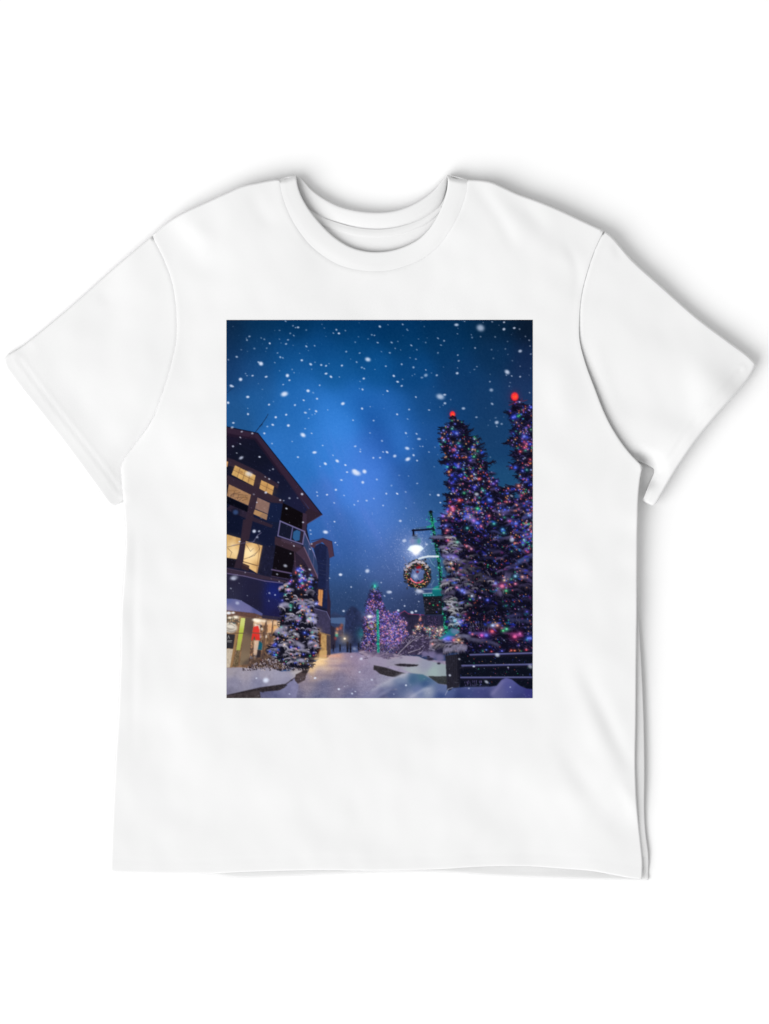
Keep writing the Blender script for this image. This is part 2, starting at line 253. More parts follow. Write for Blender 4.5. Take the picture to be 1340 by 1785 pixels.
    c.poly(f3(200, 845, 330, 815, 470, 815, 480, 876, 320, 880, 200, 895), (70, 82, 122), .9, 1.2, .2, 3)
    for x, y, h in ((230, 835, 60), (295, 835, 62), (368, 825, 90), (396, 835, 80), (476, 822, 66)):
        (X, Y), = f3(x, y); q = h*.1791
        c.line([(X, Y-q*.45), (X, Y+q*.1)], q*.26, (24, 24, 40), .9); c.line([(X-.6, Y), (X-.9, Y+q*.5)], q*.11, (24, 24, 40), .9); c.line([(X+.6, Y), (X+1, Y+q*.5)], q*.11, (24, 24, 40), .9)
        c.blob(X, Y-q*.52, q*.1, q*.1, (24, 24, 40), .9)
    for x, y, r, col in ((340, 742, 7, (255, 214, 150)), (522, 750, 5.5, (190, 235, 235)), (500, 700, 6, (40, 130, 130)), (510, 660, 5, (40, 110, 130))):
        (X, Y), = f3(x, y); c.blob(X, Y, r, r, col, .5, hard=.7); c.blob(X, Y, 2, 1.7, (255, 240, 215) if r > 5.2 and y > 720 else col, .95 if y > 720 else .4)
    # ---------- timber lodge
    wall = f1(30, 190, 440, 275, 1100, 1245, 1080, 1500, 1130, 1720)+f2(920, 500, 1020, 620, 1040, 1000, 1035, 1345, 880, 1395, 560, 1500, 25, 1480)
    c.poly(wall, (27, 28, 50), 1, .5, .2, 4)
    c.grad(f1(30, 190, 440, 275, 1100, 1245, 1080, 1500, 760, 1160, 690, 1720, 30, 1720), [(*f1(100, 350)[0], (27, 22, 42)), (*f1(500, 520)[0], (17, 20, 38)), (*f1(200, 500)[0], (18, 21, 38)), (*f1(700, 850)[0], (20, 23, 46)), (*f1(1000, 1200)[0], (27, 28, 56)), (*f1(680, 1250)[0], (22, 29, 54)), (*f1(450, 1550)[0], (18, 24, 50)), (*f1(100, 1450)[0], (14, 20, 42))], .5)
    for k in range(40):
        y = rng.uniform(300, 1650); x = rng.uniform(30, 600)
        c.line(f1(x, y, x+260, y+118), .7, (40, 40, 74), .16)
    c.poly(f1(30, 175, 445, 262, 1278, 1318, 1190, 1345, 420, 335, 30, 268), (50, 35, 54), 1, .4)
    c.poly(f1(30, 258, 420, 325, 780, 800, 745, 810, 400, 350, 30, 300), (36, 24, 42), .8, .6)
    c.poly(f1(440, 345, 480, 360, 1180, 1335, 1110, 1290), (50, 34, 52), .7, .6)
    c.line(f1(30, 178, 445, 263, 1278, 1318), 1.5, (9, 13, 34), .95)
    c.poly(f1(1278, 1318, 1070, 1445, 1060, 1280, 1110, 1240), (46, 33, 46), 1, .4); c.line(f1(1278, 1320, 1072, 1445), 1, (84, 52, 66), .8)
    fr = (50, 37, 50)
    c.poly(f1(40, 575, 140, 610, 480, 770, 720, 930, 700, 985, 650, 950, 420, 830, 100, 690, 40, 690), fr, .95, .5)
    c.poly(f1(40, 800, 380, 945, 470, 985, 640, 1065, 770, 1130, 770, 1175, 620, 1160, 360, 1060, 40, 920), fr, .95, .5)
    c.poly(f1(415, 790, 490, 850, 410, 1220, 330, 1640, 230, 1700, 240, 1600, 320, 1200, 360, 1000), fr, .95, .4)
    c.poly(f1(350, 1330, 640, 1455, 620, 1490, 340, 1390), fr, .9, .5); c.poly(f1(110, 1170, 320, 1290, 315, 1380, 30, 1250), (50, 38, 54), .8, .6)
    c.poly(f1(30, 620, 60, 635, 48, 700, 30, 700), (225, 170, 110), .9, .4)
    def pane(q, col, nx, ny, frame_col=(88, 62, 52), w=.8, shine=None):
        c.poly(q, col, 1, .35, .10, 4)
        P = lambda u, v: tuple((q[0][k]*(1-u)+q[1][k]*u)*(1-v)+(q[3][k]*(1-u)+q[2][k]*u)*v for k in (0, 1))
        for i in range(1, nx): c.line([P(i/nx, 0), P(i/nx, 1)], w, frame_col, .8)
        for j in range(1, ny): c.line([P(0, j/ny), P(1, j/ny)], w, frame_col, .7)
        return P
    pane(f1(150, 680, 415, 810, 385, 945, 105, 800), (206, 164, 100), 4, 2)
    pane(f1(490, 870, 655, 950, 630, 1065, 462, 980), (208, 160, 98), 2, 2)
    c.blob(*f1(230, 770)[0], 4, 2.4, (150, 105, 66), .6, .4)
    P = pane(f1(70, 925, 355, 1060, 320, 1200, 42, 1075), (166, 126, 92), 1, 1)
    for k in range(16): c.line([P(k/16, 0), P(k/16, 1)], .5, (120, 92, 76), .35)
    for k in range(9):
        u = rng.uniform(.05, .7); c.line([P(u, rng.uniform(.8, 1)), P(u+rng.uniform(-.1, .25), rng.uniform(.4, .7)), P(u+rng.uniform(0, .4), rng.uniform(.1, .5))], .8, (66, 50, 48), .75, .5)
    P = pane(f1(440, 1095, 605, 1170, 575, 1310, 408, 1240), (136, 106, 96), 1, 1)
    for k in range(12): c.line([P(k/12, 0), P(k/12, 1)], .5, (112, 86, 82), .35)
    c.poly(f1(405, 1250, 572, 1318, 556, 1386, 385, 1310), (172, 132, 92), 1, .4); c.poly(f1(500, 1300, 572, 1318, 556, 1386, 460, 1345), (140, 108, 90), .7, .8)
    c.poly(f1(40, 1080, 320, 1212, 308, 1286, 40, 1172), (8, 9, 20), .95, .5); c.poly(f1(600, 1170, 770, 1180, 730, 1420, 560, 1400), (20, 30, 62), .8, .7)
    c.blob(*f1(155, 1287)[0], 8, 7, (16, 18, 36), .9); c.blob(*f1(155, 1287)[0], 4.8, 4.4, (54, 78, 124), .85, hard=2)
    c.poly(f1(770, 1165, 1030, 1300, 1030, 1520, 735, 1400), (14, 10, 14), 1, .5); c.poly(f1(1028, 1295, 1080, 1310, 1066, 1580, 1016, 1545), (58, 43, 60), 1, .4)
    c.poly(f1(735, 1410, 1045, 1540, 1025, 1700, 705, 1590), (21, 24, 42), 1, .4)
    c.poly(f1(905, 1540, 950, 1515, 1000, 1535, 985, 1650, 930, 1665, 895, 1620), (44, 92, 142), .95, .6); c.poly(f1(1000, 1520, 1045, 1540, 1025, 1700, 985, 1680), (44, 34, 50), .9, .4)
    # lower storeys
    c.poly(f2(25, 500, 600, 620, 640, 650, 25, 560), (56, 44, 60), .95, .5)
    P = pane(f2(28, 175, 168, 215, 132, 415, 28, 400), (214, 172, 110), 1, 1); c.poly(f2(28, 320, 150, 320, 132, 415, 28, 400), (236, 200, 142), .6, 2)
    q = f2(215, 240, 378, 285, 325, 552, 185, 470)
    c.grad(q, [(*f2(230, 260)[0], (205, 160, 102)), (*f2(240, 350)[0], (255, 226, 170)), (*f2(330, 300)[0], (222, 176, 112)), (*f2(300, 500)[0], (226, 184, 122)), (*f2(215, 440)[0], (246, 208, 148))], .4)
    c.line(f2(352, 280, 318, 548), 1.2, (150, 110, 76), .8); c.line(f2(190, 440, 330, 480), 1.6, (92, 66, 52), .8); c.line(f2(376, 285, 326, 552), 1.4, (120, 92, 70), .9)
    for x, y, a in ((80, 280, .5), (110, 350, .4), (262, 350, .5), (300, 330, .3)): c.blob(*f2(x, y)[0], 7, 9, (255, 232, 184), a, 0, .8)
    for x, y in ((60, 220), (140, 240), (330, 310), (320, 470)): c.blob(*f2(x, y)[0], 5, 6, (150, 108, 66), .35, 0, .8)
    for x, y in ((180, 740), (350, 870), (530, 930), (610, 1010), (120, 1000), (280, 1100)): c.blob(*f1(x, y)[0], 8, 5, (150, 108, 62), .35, .4, .8)
    c.poly(f2(180, 450, 250, 480, 245, 530, 170, 510), (56, 38, 42), .9, .5); c.poly(f2(28, 405, 135, 420, 110, 500, 28, 490), (20, 17, 28), .95, .5)
    c.poly(f2(190, 30, 250, 30, 215, 250, 190, 440, 160, 510, 100, 500, 150, 330), fr, .92, .5)
    for pts in (f2(25, 300, 100, 285, 200, 262, 300, 250, 350, 290), f2(300, 250, 330, 190, 365, 160), f2(200, 415, 300, 380, 360, 300), f2(220, 275, 260, 340, 290, 310), f2(40, 310, 80, 350, 60, 400), f2(250, 400, 330, 345), f2(330, 265, 350, 320, 345, 350)):
        c.line(pts, .9, (60, 48, 54), .65, .4)
    c.line(f2(80, 283, 200, 258, 300, 244), .8, (120, 116, 160), .6); c.line(f2(290, 245, 330, 185, 365, 158), .9, (150, 150, 190), .6)
    c.poly(f2(500, 195, 790, 300, 800, 370, 700, 350, 495, 275), (54, 39, 50), 1, .5); c.poly(f2(560, 205, 760, 275, 750, 310, 560, 240), (76, 58, 76), .6, .8)
    c.poly(f2(505, 278, 705, 352, 650, 610, 465, 585), (16, 12, 18), 1, .5); c.line(f2(468, 517, 655, 553), 2.4, (96, 82, 118), .9); c.line(f2(465, 580, 640, 612), 1.5, (70, 58, 86), .8)
    c.poly(f2(780, 150, 925, 470, 920, 600, 775, 300), (46, 62, 100), 1, .4); c.poly(f2(700, 350, 775, 300, 915, 590, 915, 650, 880, 600, 780, 430), (64, 48, 66), 1, .5)
    c.poly(f2(700, 352, 775, 430, 880, 610, 900, 660, 650, 640), (44, 34, 50), 1, .6); c.line(f2(782, 300, 918, 598), 1.8, (112, 88, 110), .9); c.line(f2(690, 352, 700, 600), 2.2, (64, 48, 64), .9)
    c.line(f2(785, 150, 924, 468), 1.5, (128, 124, 168), .95); c.line(f2(830, 250, 826, 380), .8, (96, 92, 134), .8); c.line(f2(878, 350, 872, 490), .8, (96, 92, 134), .8); c.line(f2(920, 470, 915, 600), 1.2, (90, 86, 126), .9)
    rail = (112, 106, 150)
    c.line(f1(735, 1402, 1050, 1537), 2.2, rail, .95); c.line(f1(735, 1402, 705, 1590), 2., rail, .9); c.line(f1(705, 1592, 1028, 1702), 1.9, rail, .9); c.line(f1(897, 1480, 868, 1650), 1.9, (98, 94, 140), .9); c.line(f1(1050, 1537, 1025, 1702), 2., rail, .95)
    # wall strip over the shop with snow line, blue glow of the tree lights
    c.grad(f2(25, 560, 640, 655, 620, 1000, 380, 965, 160, 815, 25, 805), [(*f2(60, 620)[0], (38, 36, 58)), (*f2(60, 760)[0], (42, 42, 64)), (*f2(300, 700)[0], (34, 33, 58)), (*f2(300, 850)[0], (32, 31, 54)), (*f2(500, 740)[0], (24, 34, 104)), (*f2(470, 850)[0], (30, 33, 82)), (*f2(520, 950)[0], (30, 28, 66)), (*f2(600, 700)[0], (22, 26, 70))], .5)
    for k in range(26):
        x = 40+k*22; c.line(f2(x, 570+x*.16, x, 800+x*.3), .6, (24, 24, 52), .2)
    c.line(f2(25, 553, 200, 580, 400, 628, 640, 655), 1.7, (98, 88, 126), .9); c.line(f2(25, 505, 300, 555), 1.3, (80, 68, 92), .7)
    # tower and the next house
    c.poly(f2(870, 300, 940, 260, 1030, 290, 1030, 420, 1022, 640, 1030, 900, 920, 880, 915, 480), (27, 34, 68), 1, .5, .15, 4)
    c.poly(f2(1000, 300, 1030, 300, 1022, 620, 1030, 800, 990, 800), (46, 54, 92), .6, .8)
    c.poly(f2(845, 262, 965, 212, 1052, 245, 1072, 386, 1028, 408, 1010, 300, 960, 250, 900, 275, 880, 310, 840, 290), (72, 50, 68), 1, .4); c.line(f2(850, 240, 965, 212, 1052, 245, 1072, 386), 1.1, (40, 34, 62), .9)
    for y in (455, 520, 555): c.line(f2(930, y, 1000, y+16), .8, (56, 60, 88), .6)
    c.poly(f2(1010, 700, 1040, 830, 1035, 1000, 1005, 940), (48, 36, 56), .9, .5)
    c.poly(f2(905, 690, 975, 700, 960, 890, 900, 870), (40, 34, 56), 1, .4); c.poly(f2(922, 708, 966, 716, 955, 872, 914, 856), (206, 142, 84), 1, .5); c.line(f2(944, 712, 934, 862), .8, (150, 96, 60), .8)
    c.poly(f2(870, 880, 1000, 930, 1038, 1005, 1036, 1160, 880, 1110), (58, 54, 82), 1, .5, .15, 3)
    c.line(f2(860, 890, 1000, 925, 1036, 1000), 1.2, (110, 108, 150), .8)
    c.poly(f2(880, 1105, 1036, 1150, 1036, 1345, 1000, 1375, 880, 1395), (128, 100, 74), 1, .5, .25, 2.4)
    c.poly(f2(945, 1140, 1000, 1150, 995, 1375, 935, 1385), (180, 142, 92), 1, .8, .2, 2.4); c.poly(f2(1002, 1150, 1036, 1158, 1036, 1345, 1002, 1370), (74, 62, 66), 1, .6, .2, 2)
    c.poly(f2(902, 1122, 948, 1140, 935, 1325, 900, 1345), (92, 54, 38), 1, .5); c.blob(*f2(915, 1110)[0], 5, 4, (250, 205, 140), .6, hard=.8); c.poly(f2(930, 1310, 1005, 1300, 1000, 1375, 925, 1390), (196, 158, 104), .9, .8)
    # shop
    c.poly(f2(25, 945, 380, 975, 620, 1010, 600, 1480, 25, 1480), (128, 98, 74), 1, .4, .35, 4)
    for k in range(260):                                   # lit goods behind the glass
        x, y = rng.uniform(230, 600), rng.uniform(1005, 1420)
        col = rng.choice(((236, 206, 172), (205, 150, 110), (90, 66, 58), (60, 48, 52), (240, 228, 215), (150, 108, 84), (120, 130, 160), (190, 70, 60), (50, 40, 44), (80, 60, 52)))
        X, Y = f2(x, y)[0]; c.blob(X, Y, rng.uniform(.8, 2.6), rng.uniform(1, 4), col, .7, hard=2.5)
    c.poly(f2(300, 1000, 560, 1020, 560, 1060, 290, 1050), (238, 200, 160), .7, 1.2)
    c.poly(f2(380, 958, 620, 985, 620, 1020, 370, 990), (50, 44, 62), 1, .5)
    c.poly(f2(300, 1040, 355, 1060, 350, 1130, 290, 1140), (244, 222, 208), .8, .8); c.poly(f2(292, 1072, 335, 1062, 348, 1100, 352, 1205, 312, 1205, 300, 1160, 280, 1205, 264, 1200), (214, 48, 42), .95, .7)
    c.poly(f2(296, 1205, 345, 1205, 335, 1350, 290, 1350), (220, 190, 165), .85, .8); c.poly(f2(345, 1210, 378, 1235, 372, 1300, 330, 1295), (18, 84, 106), .95, .7); c.poly(f2(328, 1295, 366, 1300, 355, 1370, 318, 1365), (40, 34, 42), .9, .8)
    c.poly(f2(430, 1040, 480, 1040, 470, 1130, 425, 1130), (232, 180, 130), .8, .7); c.poly(f2(482, 1060, 540, 1070, 530, 1120, 480, 1120), (236, 184, 120), .8, .7)
    for pts, w in ((f2(415, 1000, 375, 1380), 3.4), (f2(480, 1010, 455, 1240), 1.8), (f2(265, 1130, 560, 1150), 1.4), (f2(560, 1010, 545, 1150), 2)): c.line(pts, w, (100, 76, 64), .95)
    c.poly(f2(290, 990, 420, 1005, 415, 1030, 300, 1010), (250, 236, 214), .6, 1)
    c.grad(f2(168, 985, 216, 990, 158, 1305, 122, 1300), [(*f2(190, 1000)[0], (200, 206, 120)), (*f2(160, 1150)[0], (176, 188, 74)), (*f2(145, 1280)[0], (168, 174, 84))], .4)
    c.poly(f2(125, 1300, 160, 1300, 140, 1450, 85, 1460), (108, 92, 70), .95, .5, .4, 2); c.poly(f2(25, 960, 150, 965, 135, 1050, 25, 1030), (104, 84, 68), .95, .6, .4, 2)
    c.grad(f2(212, 980, 295, 985, 240, 1435, 155, 1445), [(*f2(230, 1000)[0], (92, 76, 68)), (*f2(210, 1200)[0], (118, 98, 80)), (*f2(275, 1100)[0], (84, 68, 64)), (*f2(190, 1400)[0], (126, 108, 88))], .4)
    c.poly(f2(150, 965, 170, 968, 78, 1470, 52, 1470), (150, 116, 80), 1, .4); c.line(f2(110, 1135, 200, 1135), 1.3, (92, 72, 60), .9)
    c.blob(*f2(62, 1078)[0], 12.6, 9.6, (222, 214, 200), 1, .15, 4); c.blob(*f2(62, 1080)[0], 8.6, 5.6, (120, 110, 104), .55, .15, 3); c.blob(*f2(66, 1070)[0], 7.4, 3.2, (226, 218, 205), .95, .2, 3)
    c.line(f2(30, 1108, 70, 1122, 118, 1110), 1, (90, 84, 84), .7); c.line(f2(35, 1055, 80, 1050, 110, 1070), .7, (110, 100, 96), .6)
    c.poly(f2(25, 1140, 112, 1148, 92, 1285, 25, 1282), (46, 44, 50), 1, .4)
    for y, x0, x1 in ((1205, 35, 80), (1218, 35, 75)): c.line(f2(x0, y, x1, y+3), .9, (206, 204, 204), .75)
    c.line(f2(38, 1185, 48, 1160, 58, 1185), .9, (200, 200, 200), .7)
    c.poly(f2(25, 1285, 92, 1288, 60, 1470, 25, 1470), (190, 176, 158), 1, .5, .12, 3)
    c.poly(f2(25, 905, 300, 940, 385, 962, 300, 990, 160, 968, 25, 962), (92, 66, 60), 1, .5, .15, 3)
    c.grad(f2(25, 800, 110, 802, 165, 815, 260, 870, 380, 945, 372, 966, 300, 940, 25, 912), [(*f2(50, 815)[0], (88, 96, 148)), (*f2(100, 860)[0], (102, 104, 150)), (*f2(60, 905)[0], (138, 132, 164)), (*f2(250, 910)[0], (112, 110, 156)), (*f2(300, 900)[0], (76, 80, 130))], .5)
    for x, y, r in ((45, 940, 3), (90, 937, 2.2), (118, 980, 3.6), (330, 1015, 4), (60, 985, 2.5), (300, 1005, 2.5)): c.blob(*f2(x, y)[0], r*1.5, r*.8, (255, 246, 226), .95, hard=1.2)
    for k in range(40):
        x, y = rng.uniform(30, 150), rng.uniform(985, 1040); c.blob(*f2(x, y)[0], 1, 1.2, rng.choice(((220, 190, 150), (60, 60, 70), (40, 80, 90), (150, 120, 90))), .7)
    # ---------- left snow bank
    bank = f2(20, 1470, 150, 1465, 300, 1478, 440, 1465, 560, 1505, 640, 1500, 740, 1462, 770, 1490, 690, 1560, 600, 1625, 350, 1660, 25, 1735)
    c.poly(f2(25, 1700, 350, 1650, 620, 1610, 690, 1560, 720, 1620, 560, 1780, 25, 1780), (62, 56, 66), 1, .5)
    c.grad(f2(360, 1780, 350, 1700, 600, 1640, 690, 1570, 730, 1640, 700, 1780), [(*f2(400, 1740)[0], (92, 92, 124)), (*f2(600, 1690)[0], (116, 116, 150)), (*f2(690, 1640)[0], (128, 126, 160)), (*f2(500, 1770)[0], (92, 94, 130))], .8)
    c.poly(f2(25, 1722, 350, 1668, 600, 1622, 598, 1660, 540, 1690, 350, 1705, 25, 1768), (48, 42, 46), 1, .6, .4, 2); c.poly(f2(25, 1745, 350, 1690, 360, 1780, 25, 1780), (66, 58, 60), .9, .8, .3, 3)
    for x, y in ((380, 1700), (450, 1685), (520, 1668), (570, 1655), (600, 1640), (655, 1588)): c.blob(*f2(x, y)[0], 3, 2, (40, 36, 44), .8, hard=2)
    c.grad(bank, [(*f2(60, 1500)[0], (150, 146, 168)), (*f2(200, 1520)[0], (152, 148, 174)), (*f2(100, 1620)[0], (132, 132, 166)), (*f2(60, 1700)[0], (118, 118, 150)), (*f2(400, 1540)[0], (150, 148, 178)), (*f2(350, 1620)[0], (126, 128, 166)), (*f2(560, 1560)[0], (148, 148, 182)), (*f2(600, 1600)[0], (136, 136, 172)), (*f2(730, 1480)[0], (176, 172, 188))], .7, gain=(1.03, 1.01, .94))
    sl = c.box(395, 1150, 530, 1217); n = c.noise(5)[sl]-.5; A[sl] += (n*.08)[..., None]
    c.poly(f2(700, 1535, 770, 1500, 815, 1500, 790, 1590, 720, 1625, 690, 1590), (72, 60, 62), 1, .6, .4, 2); c.poly(f2(770, 1490, 830, 1490, 810, 1525, 760, 1520), (46, 38, 42), .9, .7)
    # snowy shrubs in front of the shop
    shrub = f2(170, 1440, 210, 1405, 300, 1345, 420, 1330, 560, 1250, 760, 1330, 830, 1440, 820, 1480, 640, 1500, 480, 1470, 300, 1475)
    c.poly(shrub, (44, 38, 46), .45, 2.5)
    for k in range(1000):
        x, y = rng.uniform(170, 830), rng.uniform(1330, 1500); X, Y = f2(x, y)[0]
        if y < 1500-(x-150)*.42: continue
        c.line([(X, Y), (X+rng.uniform(-2, 2), Y-rng.uniform(.5, 2.5))], rng.uniform(.7, 1.4), rng.choice(((168, 158, 170), (140, 130, 146), (38, 30, 36), (54, 44, 50), (200, 188, 190), (30, 24, 32), (92, 80, 88))), .85)
    # ---------- lit spruce on the left
    T = f2(745, 468, 790, 520, 800, 580, 890, 600, 905, 650, 850, 690, 872, 760, 900, 830, 870, 900, 895, 960, 890, 1060, 910, 1130, 905, 1200, 920, 1260, 890, 1340, 865, 1440, 830, 1480, 740, 1470, 600, 1440, 470, 1350, 430, 1300, 510, 1210, 500, 1150, 555, 1080, 545, 1040, 570, 960, 550, 890, 590, 830, 570, 790, 600, 750, 545, 700, 620, 650, 640, 600, 710, 570, 712, 520)
    spruce(c, T, lambda y: 521, rng, 1500, dark=((14, 14, 24), (20, 19, 32), (30, 27, 42), (12, 14, 20)), hi=((60, 56, 82), (86, 80, 104), (46, 44, 70)), hi_share=.25, ln=(2, 5), edge=110, el=(2.5, 5.5), flare=1.8)
    snow = (158, 154, 182)
    for x, y, w, h, t in ((850, 608, 24, 18, .2), (765, 600, 18, 12, 0), (612, 662, 30, 18, -.4), (640, 715, 36, 22, 0), (840, 740, 34, 30, .2), (590, 870, 40, 40, -.2), (750, 850, 60, 50, .5), (790, 900, 46, 44, .6), (660, 985, 50, 30, -.2), (700, 1000, 44, 36, .3), (850, 960, 46, 28, .1), (855, 1020, 40, 46, .2), (560, 1110, 56, 44, -.5), (610, 1150, 52, 36, .4), (880, 1120, 30, 44, .2), (600, 1245, 56, 26, -.1), (720, 1250, 56, 40, .3), (790, 1310, 50, 26, .2), (870, 1250, 44, 50, .2), (720, 1400, 60, 34, .1), (480, 1310, 46, 22, -.5), (650, 1340, 40, 20, 0), (830, 830, 40, 26, .2), (560, 700, 24, 26, -.6)):
        X, Y = f2(x, y)[0]; g = rng.uniform(.82, 1.08)
        clump(c, X, Y, w*.2, h*.2, [v*g for v in snow], rng, .92, t)
    boughs(c, [q for q in T if q[1] > 1022], 70, [(176, 170, 188), (150, 146, 176), (186, 180, 194), (132, 126, 160)], (2.5, 6.5), rng, .95, .8)
    boughs(c, f2(500, 1100, 900, 1100, 900, 1440, 480, 1440), 26, [(176, 170, 186), (160, 152, 170)], (3, 7), rng, .9, .8)
    lights(c, T, 330, rng, r=(.5, .95), al=(.7, 1), halo=.25, n_big=.08, gap=11)
    lights(c, f2(700, 480, 790, 480, 900, 640, 860, 720, 560, 720, 600, 640), 60, rng, r=(.6, 1.0), al=(.8, 1), halo=.3, n_big=.25)
    for x, y, r, col in ((742, 505, 9, (70, 90, 255)), (730, 530, 8, (90, 110, 255)), (770, 515, 5, (230, 110, 130)), (740, 573, 8, (40, 200, 170)), (640, 650, 10, (60, 70, 240)), (650, 632, 8, (230, 60, 140)), (620, 680, 8, (60, 180, 200)), (630, 712, 9, (240, 120, 120)), (660, 620, 8, (60, 60, 220)), (780, 605, 8, (240, 120, 170)), (835, 632, 8, (225, 80, 110)), (850, 640, 9, (60, 80, 230)), (810, 665, 7, (240, 120, 90)), (600, 760, 8, (40, 180, 150)), (570, 815, 9, (50, 60, 200)), (905, 845, 14, (70, 90, 250)), (895, 850, 8, (180, 190, 255)), (745, 870, 9, (50, 70, 230)), (735, 890, 8, (70, 80, 240)), (655, 880, 8, (30, 160, 110)), (650, 910, 7, (30, 160, 110)), (870, 955, 9, (110, 90, 240)), (820, 1010, 9, (210, 110, 190)), (720, 1045, 6, (60, 70, 230)), (600, 1155, 8, (80, 90, 240)), (505, 1240, 11, (60, 80, 250)), (655, 1270, 11, (60, 70, 250)), (590, 1245, 8, (255, 210, 160)), (510, 1345, 8, (50, 190, 130)), (775, 1340, 8, (60, 70, 240)), (740, 1350, 5, (250, 150, 60)), (840, 1355, 7, (30, 170, 90)), (560, 1075, 7, (30, 160, 130)), (740, 965, 7, (40, 170, 110))):
        X, Y = f2(x, y)[0]; c.blob(X, Y, r*.30, r*.26, col, .55, hard=.8, add=True); c.blob(X, Y, r*.14, r*.12, [v+(255-v)*.35 for v in col], .9)
    # ---------- middle tree, bush of lights, small post
    T = f3(632, 225, 668, 262, 690, 330, 715, 400, 730, 450, 760, 520, 740, 620, 745, 720, 720, 840, 690, 880, 560, 870, 500, 830, 530, 720, 520, 600, 545, 500, 550, 420, 575, 350, 600, 270)
    c.poly(T, (58, 50, 94), .9, 1.2)
    spruce(c, T, lambda y: 654, rng, 700, dark=((28, 26, 52), (36, 32, 62), (44, 38, 74)), hi=((96, 84, 140), (80, 70, 130)), hi_share=.3, ln=(1.5, 4), edge=60, el=(2, 4), flare=1.2)
    COOL = [(90, 90, 255), (120, 110, 255), (180, 140, 255), (255, 130, 140), (255, 160, 130), (230, 110, 180), (150, 170, 255), (70, 60, 200)]
    boughs(c, f3(560, 480, 720, 520, 740, 720, 700, 870, 540, 870, 510, 760), 60, [(140, 130, 168), (112, 100, 150), (158, 148, 176)], (1.4, 3.4), rng, .8, .6)
    lights(c, T, 820, rng, COOL, (.45, .85), (.55, 1), .14)
    B = f3(715, 475, 760, 465, 790, 500, 835, 478, 870, 495, 900, 530, 930, 545, 950, 600, 940, 640, 968, 690, 930, 750, 900, 800, 850, 850, 770, 840, 700, 780, 700, 560)
    c.poly(B, (66, 54, 104), .6, 3, .5, 3)
    for k in range(60):
        X, Y = f3(rng.uniform(700, 950), rng.uniform(490, 830))[0]; c.blob(X, Y, 2.5, 2, (40, 34, 68), .6)
    lights(c, B, 760, rng, COOL+[(235, 190, 235), (255, 170, 140)], (.4, .9), (.5, .95), .12)
    sh = f3(470, 870, 520, 820, 700, 800, 860, 800, 960, 720, 1060, 690, 1180, 730, 1200, 850, 1120, 900, 960, 905, 840, 960, 740, 955, 620, 900)
    c.poly(sh, (66, 56, 84), .75, 1.6, .4, 2)
    for k in range(420):
        x, y = rng.uniform(480, 1190), rng.uniform(700, 950)
        if y < 800 and x < 900: continue
        if y > 905-(abs(x-760) > 250)*20+40: continue
        X, Y = f3(x, y)[0]; c.line([(X, Y), (X+rng.uniform(-5, 5), Y-rng.uniform(0, 4))], rng.uniform(.6, 1.2), rng.choice(((150, 138, 170), (118, 104, 140), (40, 32, 50), (50, 42, 62), (176, 166, 190), (90, 76, 108))), .75)
    for pts in (f3(830, 930, 880, 870, 940, 810, 985, 745), f3(740, 950, 745, 880, 790, 845), f3(760, 940, 770, 880), f3(930, 820, 1000, 760, 1080, 720), f3(960, 880, 1080, 840)):
        c.line(pts, 1.8, (150, 142, 162), .9, 1); c.line([(x+.7, y+.8) for x, y in pts], .9, (50, 40, 54), .7)
    lights(c, f3(500, 820, 860, 800, 840, 880, 520, 880), 60, rng, COOL, (.4, .7), (.4, .8), .1)
    c.line(f3(660, 470, 664, 700, 668, 880), 4.2, (28, 140, 120), .9)
    for k in range(70):
        X, Y = f3(662+rng.uniform(-13, 14), rng.uniform(470, 870))[0]; c.blob(X, Y, .9, .9, rng.choice(((60, 210, 170), (30, 120, 110), (120, 230, 200), (20, 70, 80))), .8)
    X, Y = f3(633, 232)[0]; c.blob(X, Y, 4.4, 5, (40, 190, 170), .7, hard=.8); c.blob(X, Y, 1.5, 2.4, (90, 240, 200), .9)
    X, Y = f3(583, 527)[0]; c.blob(X, Y, 9, 6, (180, 180, 235), .6, hard=.7); c.blob(X, Y, 4.2, 2.4, (255, 255, 250), 1, hard=1.2)
    X, Y = f3(600, 612)[0]
    for k in range(46):
        an = k/46*2*math.pi; c.blob(X+6.6*math.cos(an), Y+6.8*math.sin(an), 1.3, 1.3, rng.choice(((56, 58, 56), (150, 140, 90), (44, 44, 50), (170, 120, 80))) if math.sin(an) > -.6 else (176, 168, 186), .9)
    c.blob(X, Y+1.5, 3.6, 2.6, (190, 170, 190), .7); c.blob(X, Y-3.5, 1.6, 1.2, (180, 50, 60), .8)
    for x, y in ((620, 905), (540, 890), (500, 865)): c.blob(*f3(x, y)[0], 4, 3, (126, 100, 120), .7)
    # ---------- right snow banks and planter timbers
    c.grad(f3(560, 960, 640, 900, 760, 945, 900, 905, 1060, 915, 1130, 950, 1345, 1000, 1345, 1110, 1150, 1110, 1000, 1080, 820, 1010, 620, 1005), [(*f3(680, 950)[0], (158, 146, 180)), (*f3(1000, 930)[0], (166, 154, 186)), (*f3(820, 1005)[0], (156, 148, 176)), (*f3(1000, 1060)[0], (166, 172, 188)), (*f3(1200, 1060)[0], (158, 176, 184)), (*f3(1300, 1040)[0], (150, 162, 176)), (*f3(1140, 1000)[0], (150, 150, 180))], .8, gain=(.95, .96, .92))
    c.poly(f3(820, 995, 880, 984, 960, 988, 1060, 995, 1040, 1010, 960, 1016, 860, 1008), (36, 32, 40), .95, .7, .4, 2)
    c.poly(f3(622, 1000, 730, 1020, 840, 1055, 938, 1080, 900, 1100, 840, 1118, 760, 1108, 680, 1084, 640, 1050, 620, 1046), (50, 46, 52), 1, .6, .35, 2); c.line(f3(626, 1003, 740, 1026, 900, 1078), 1, (78, 72, 84), .7)
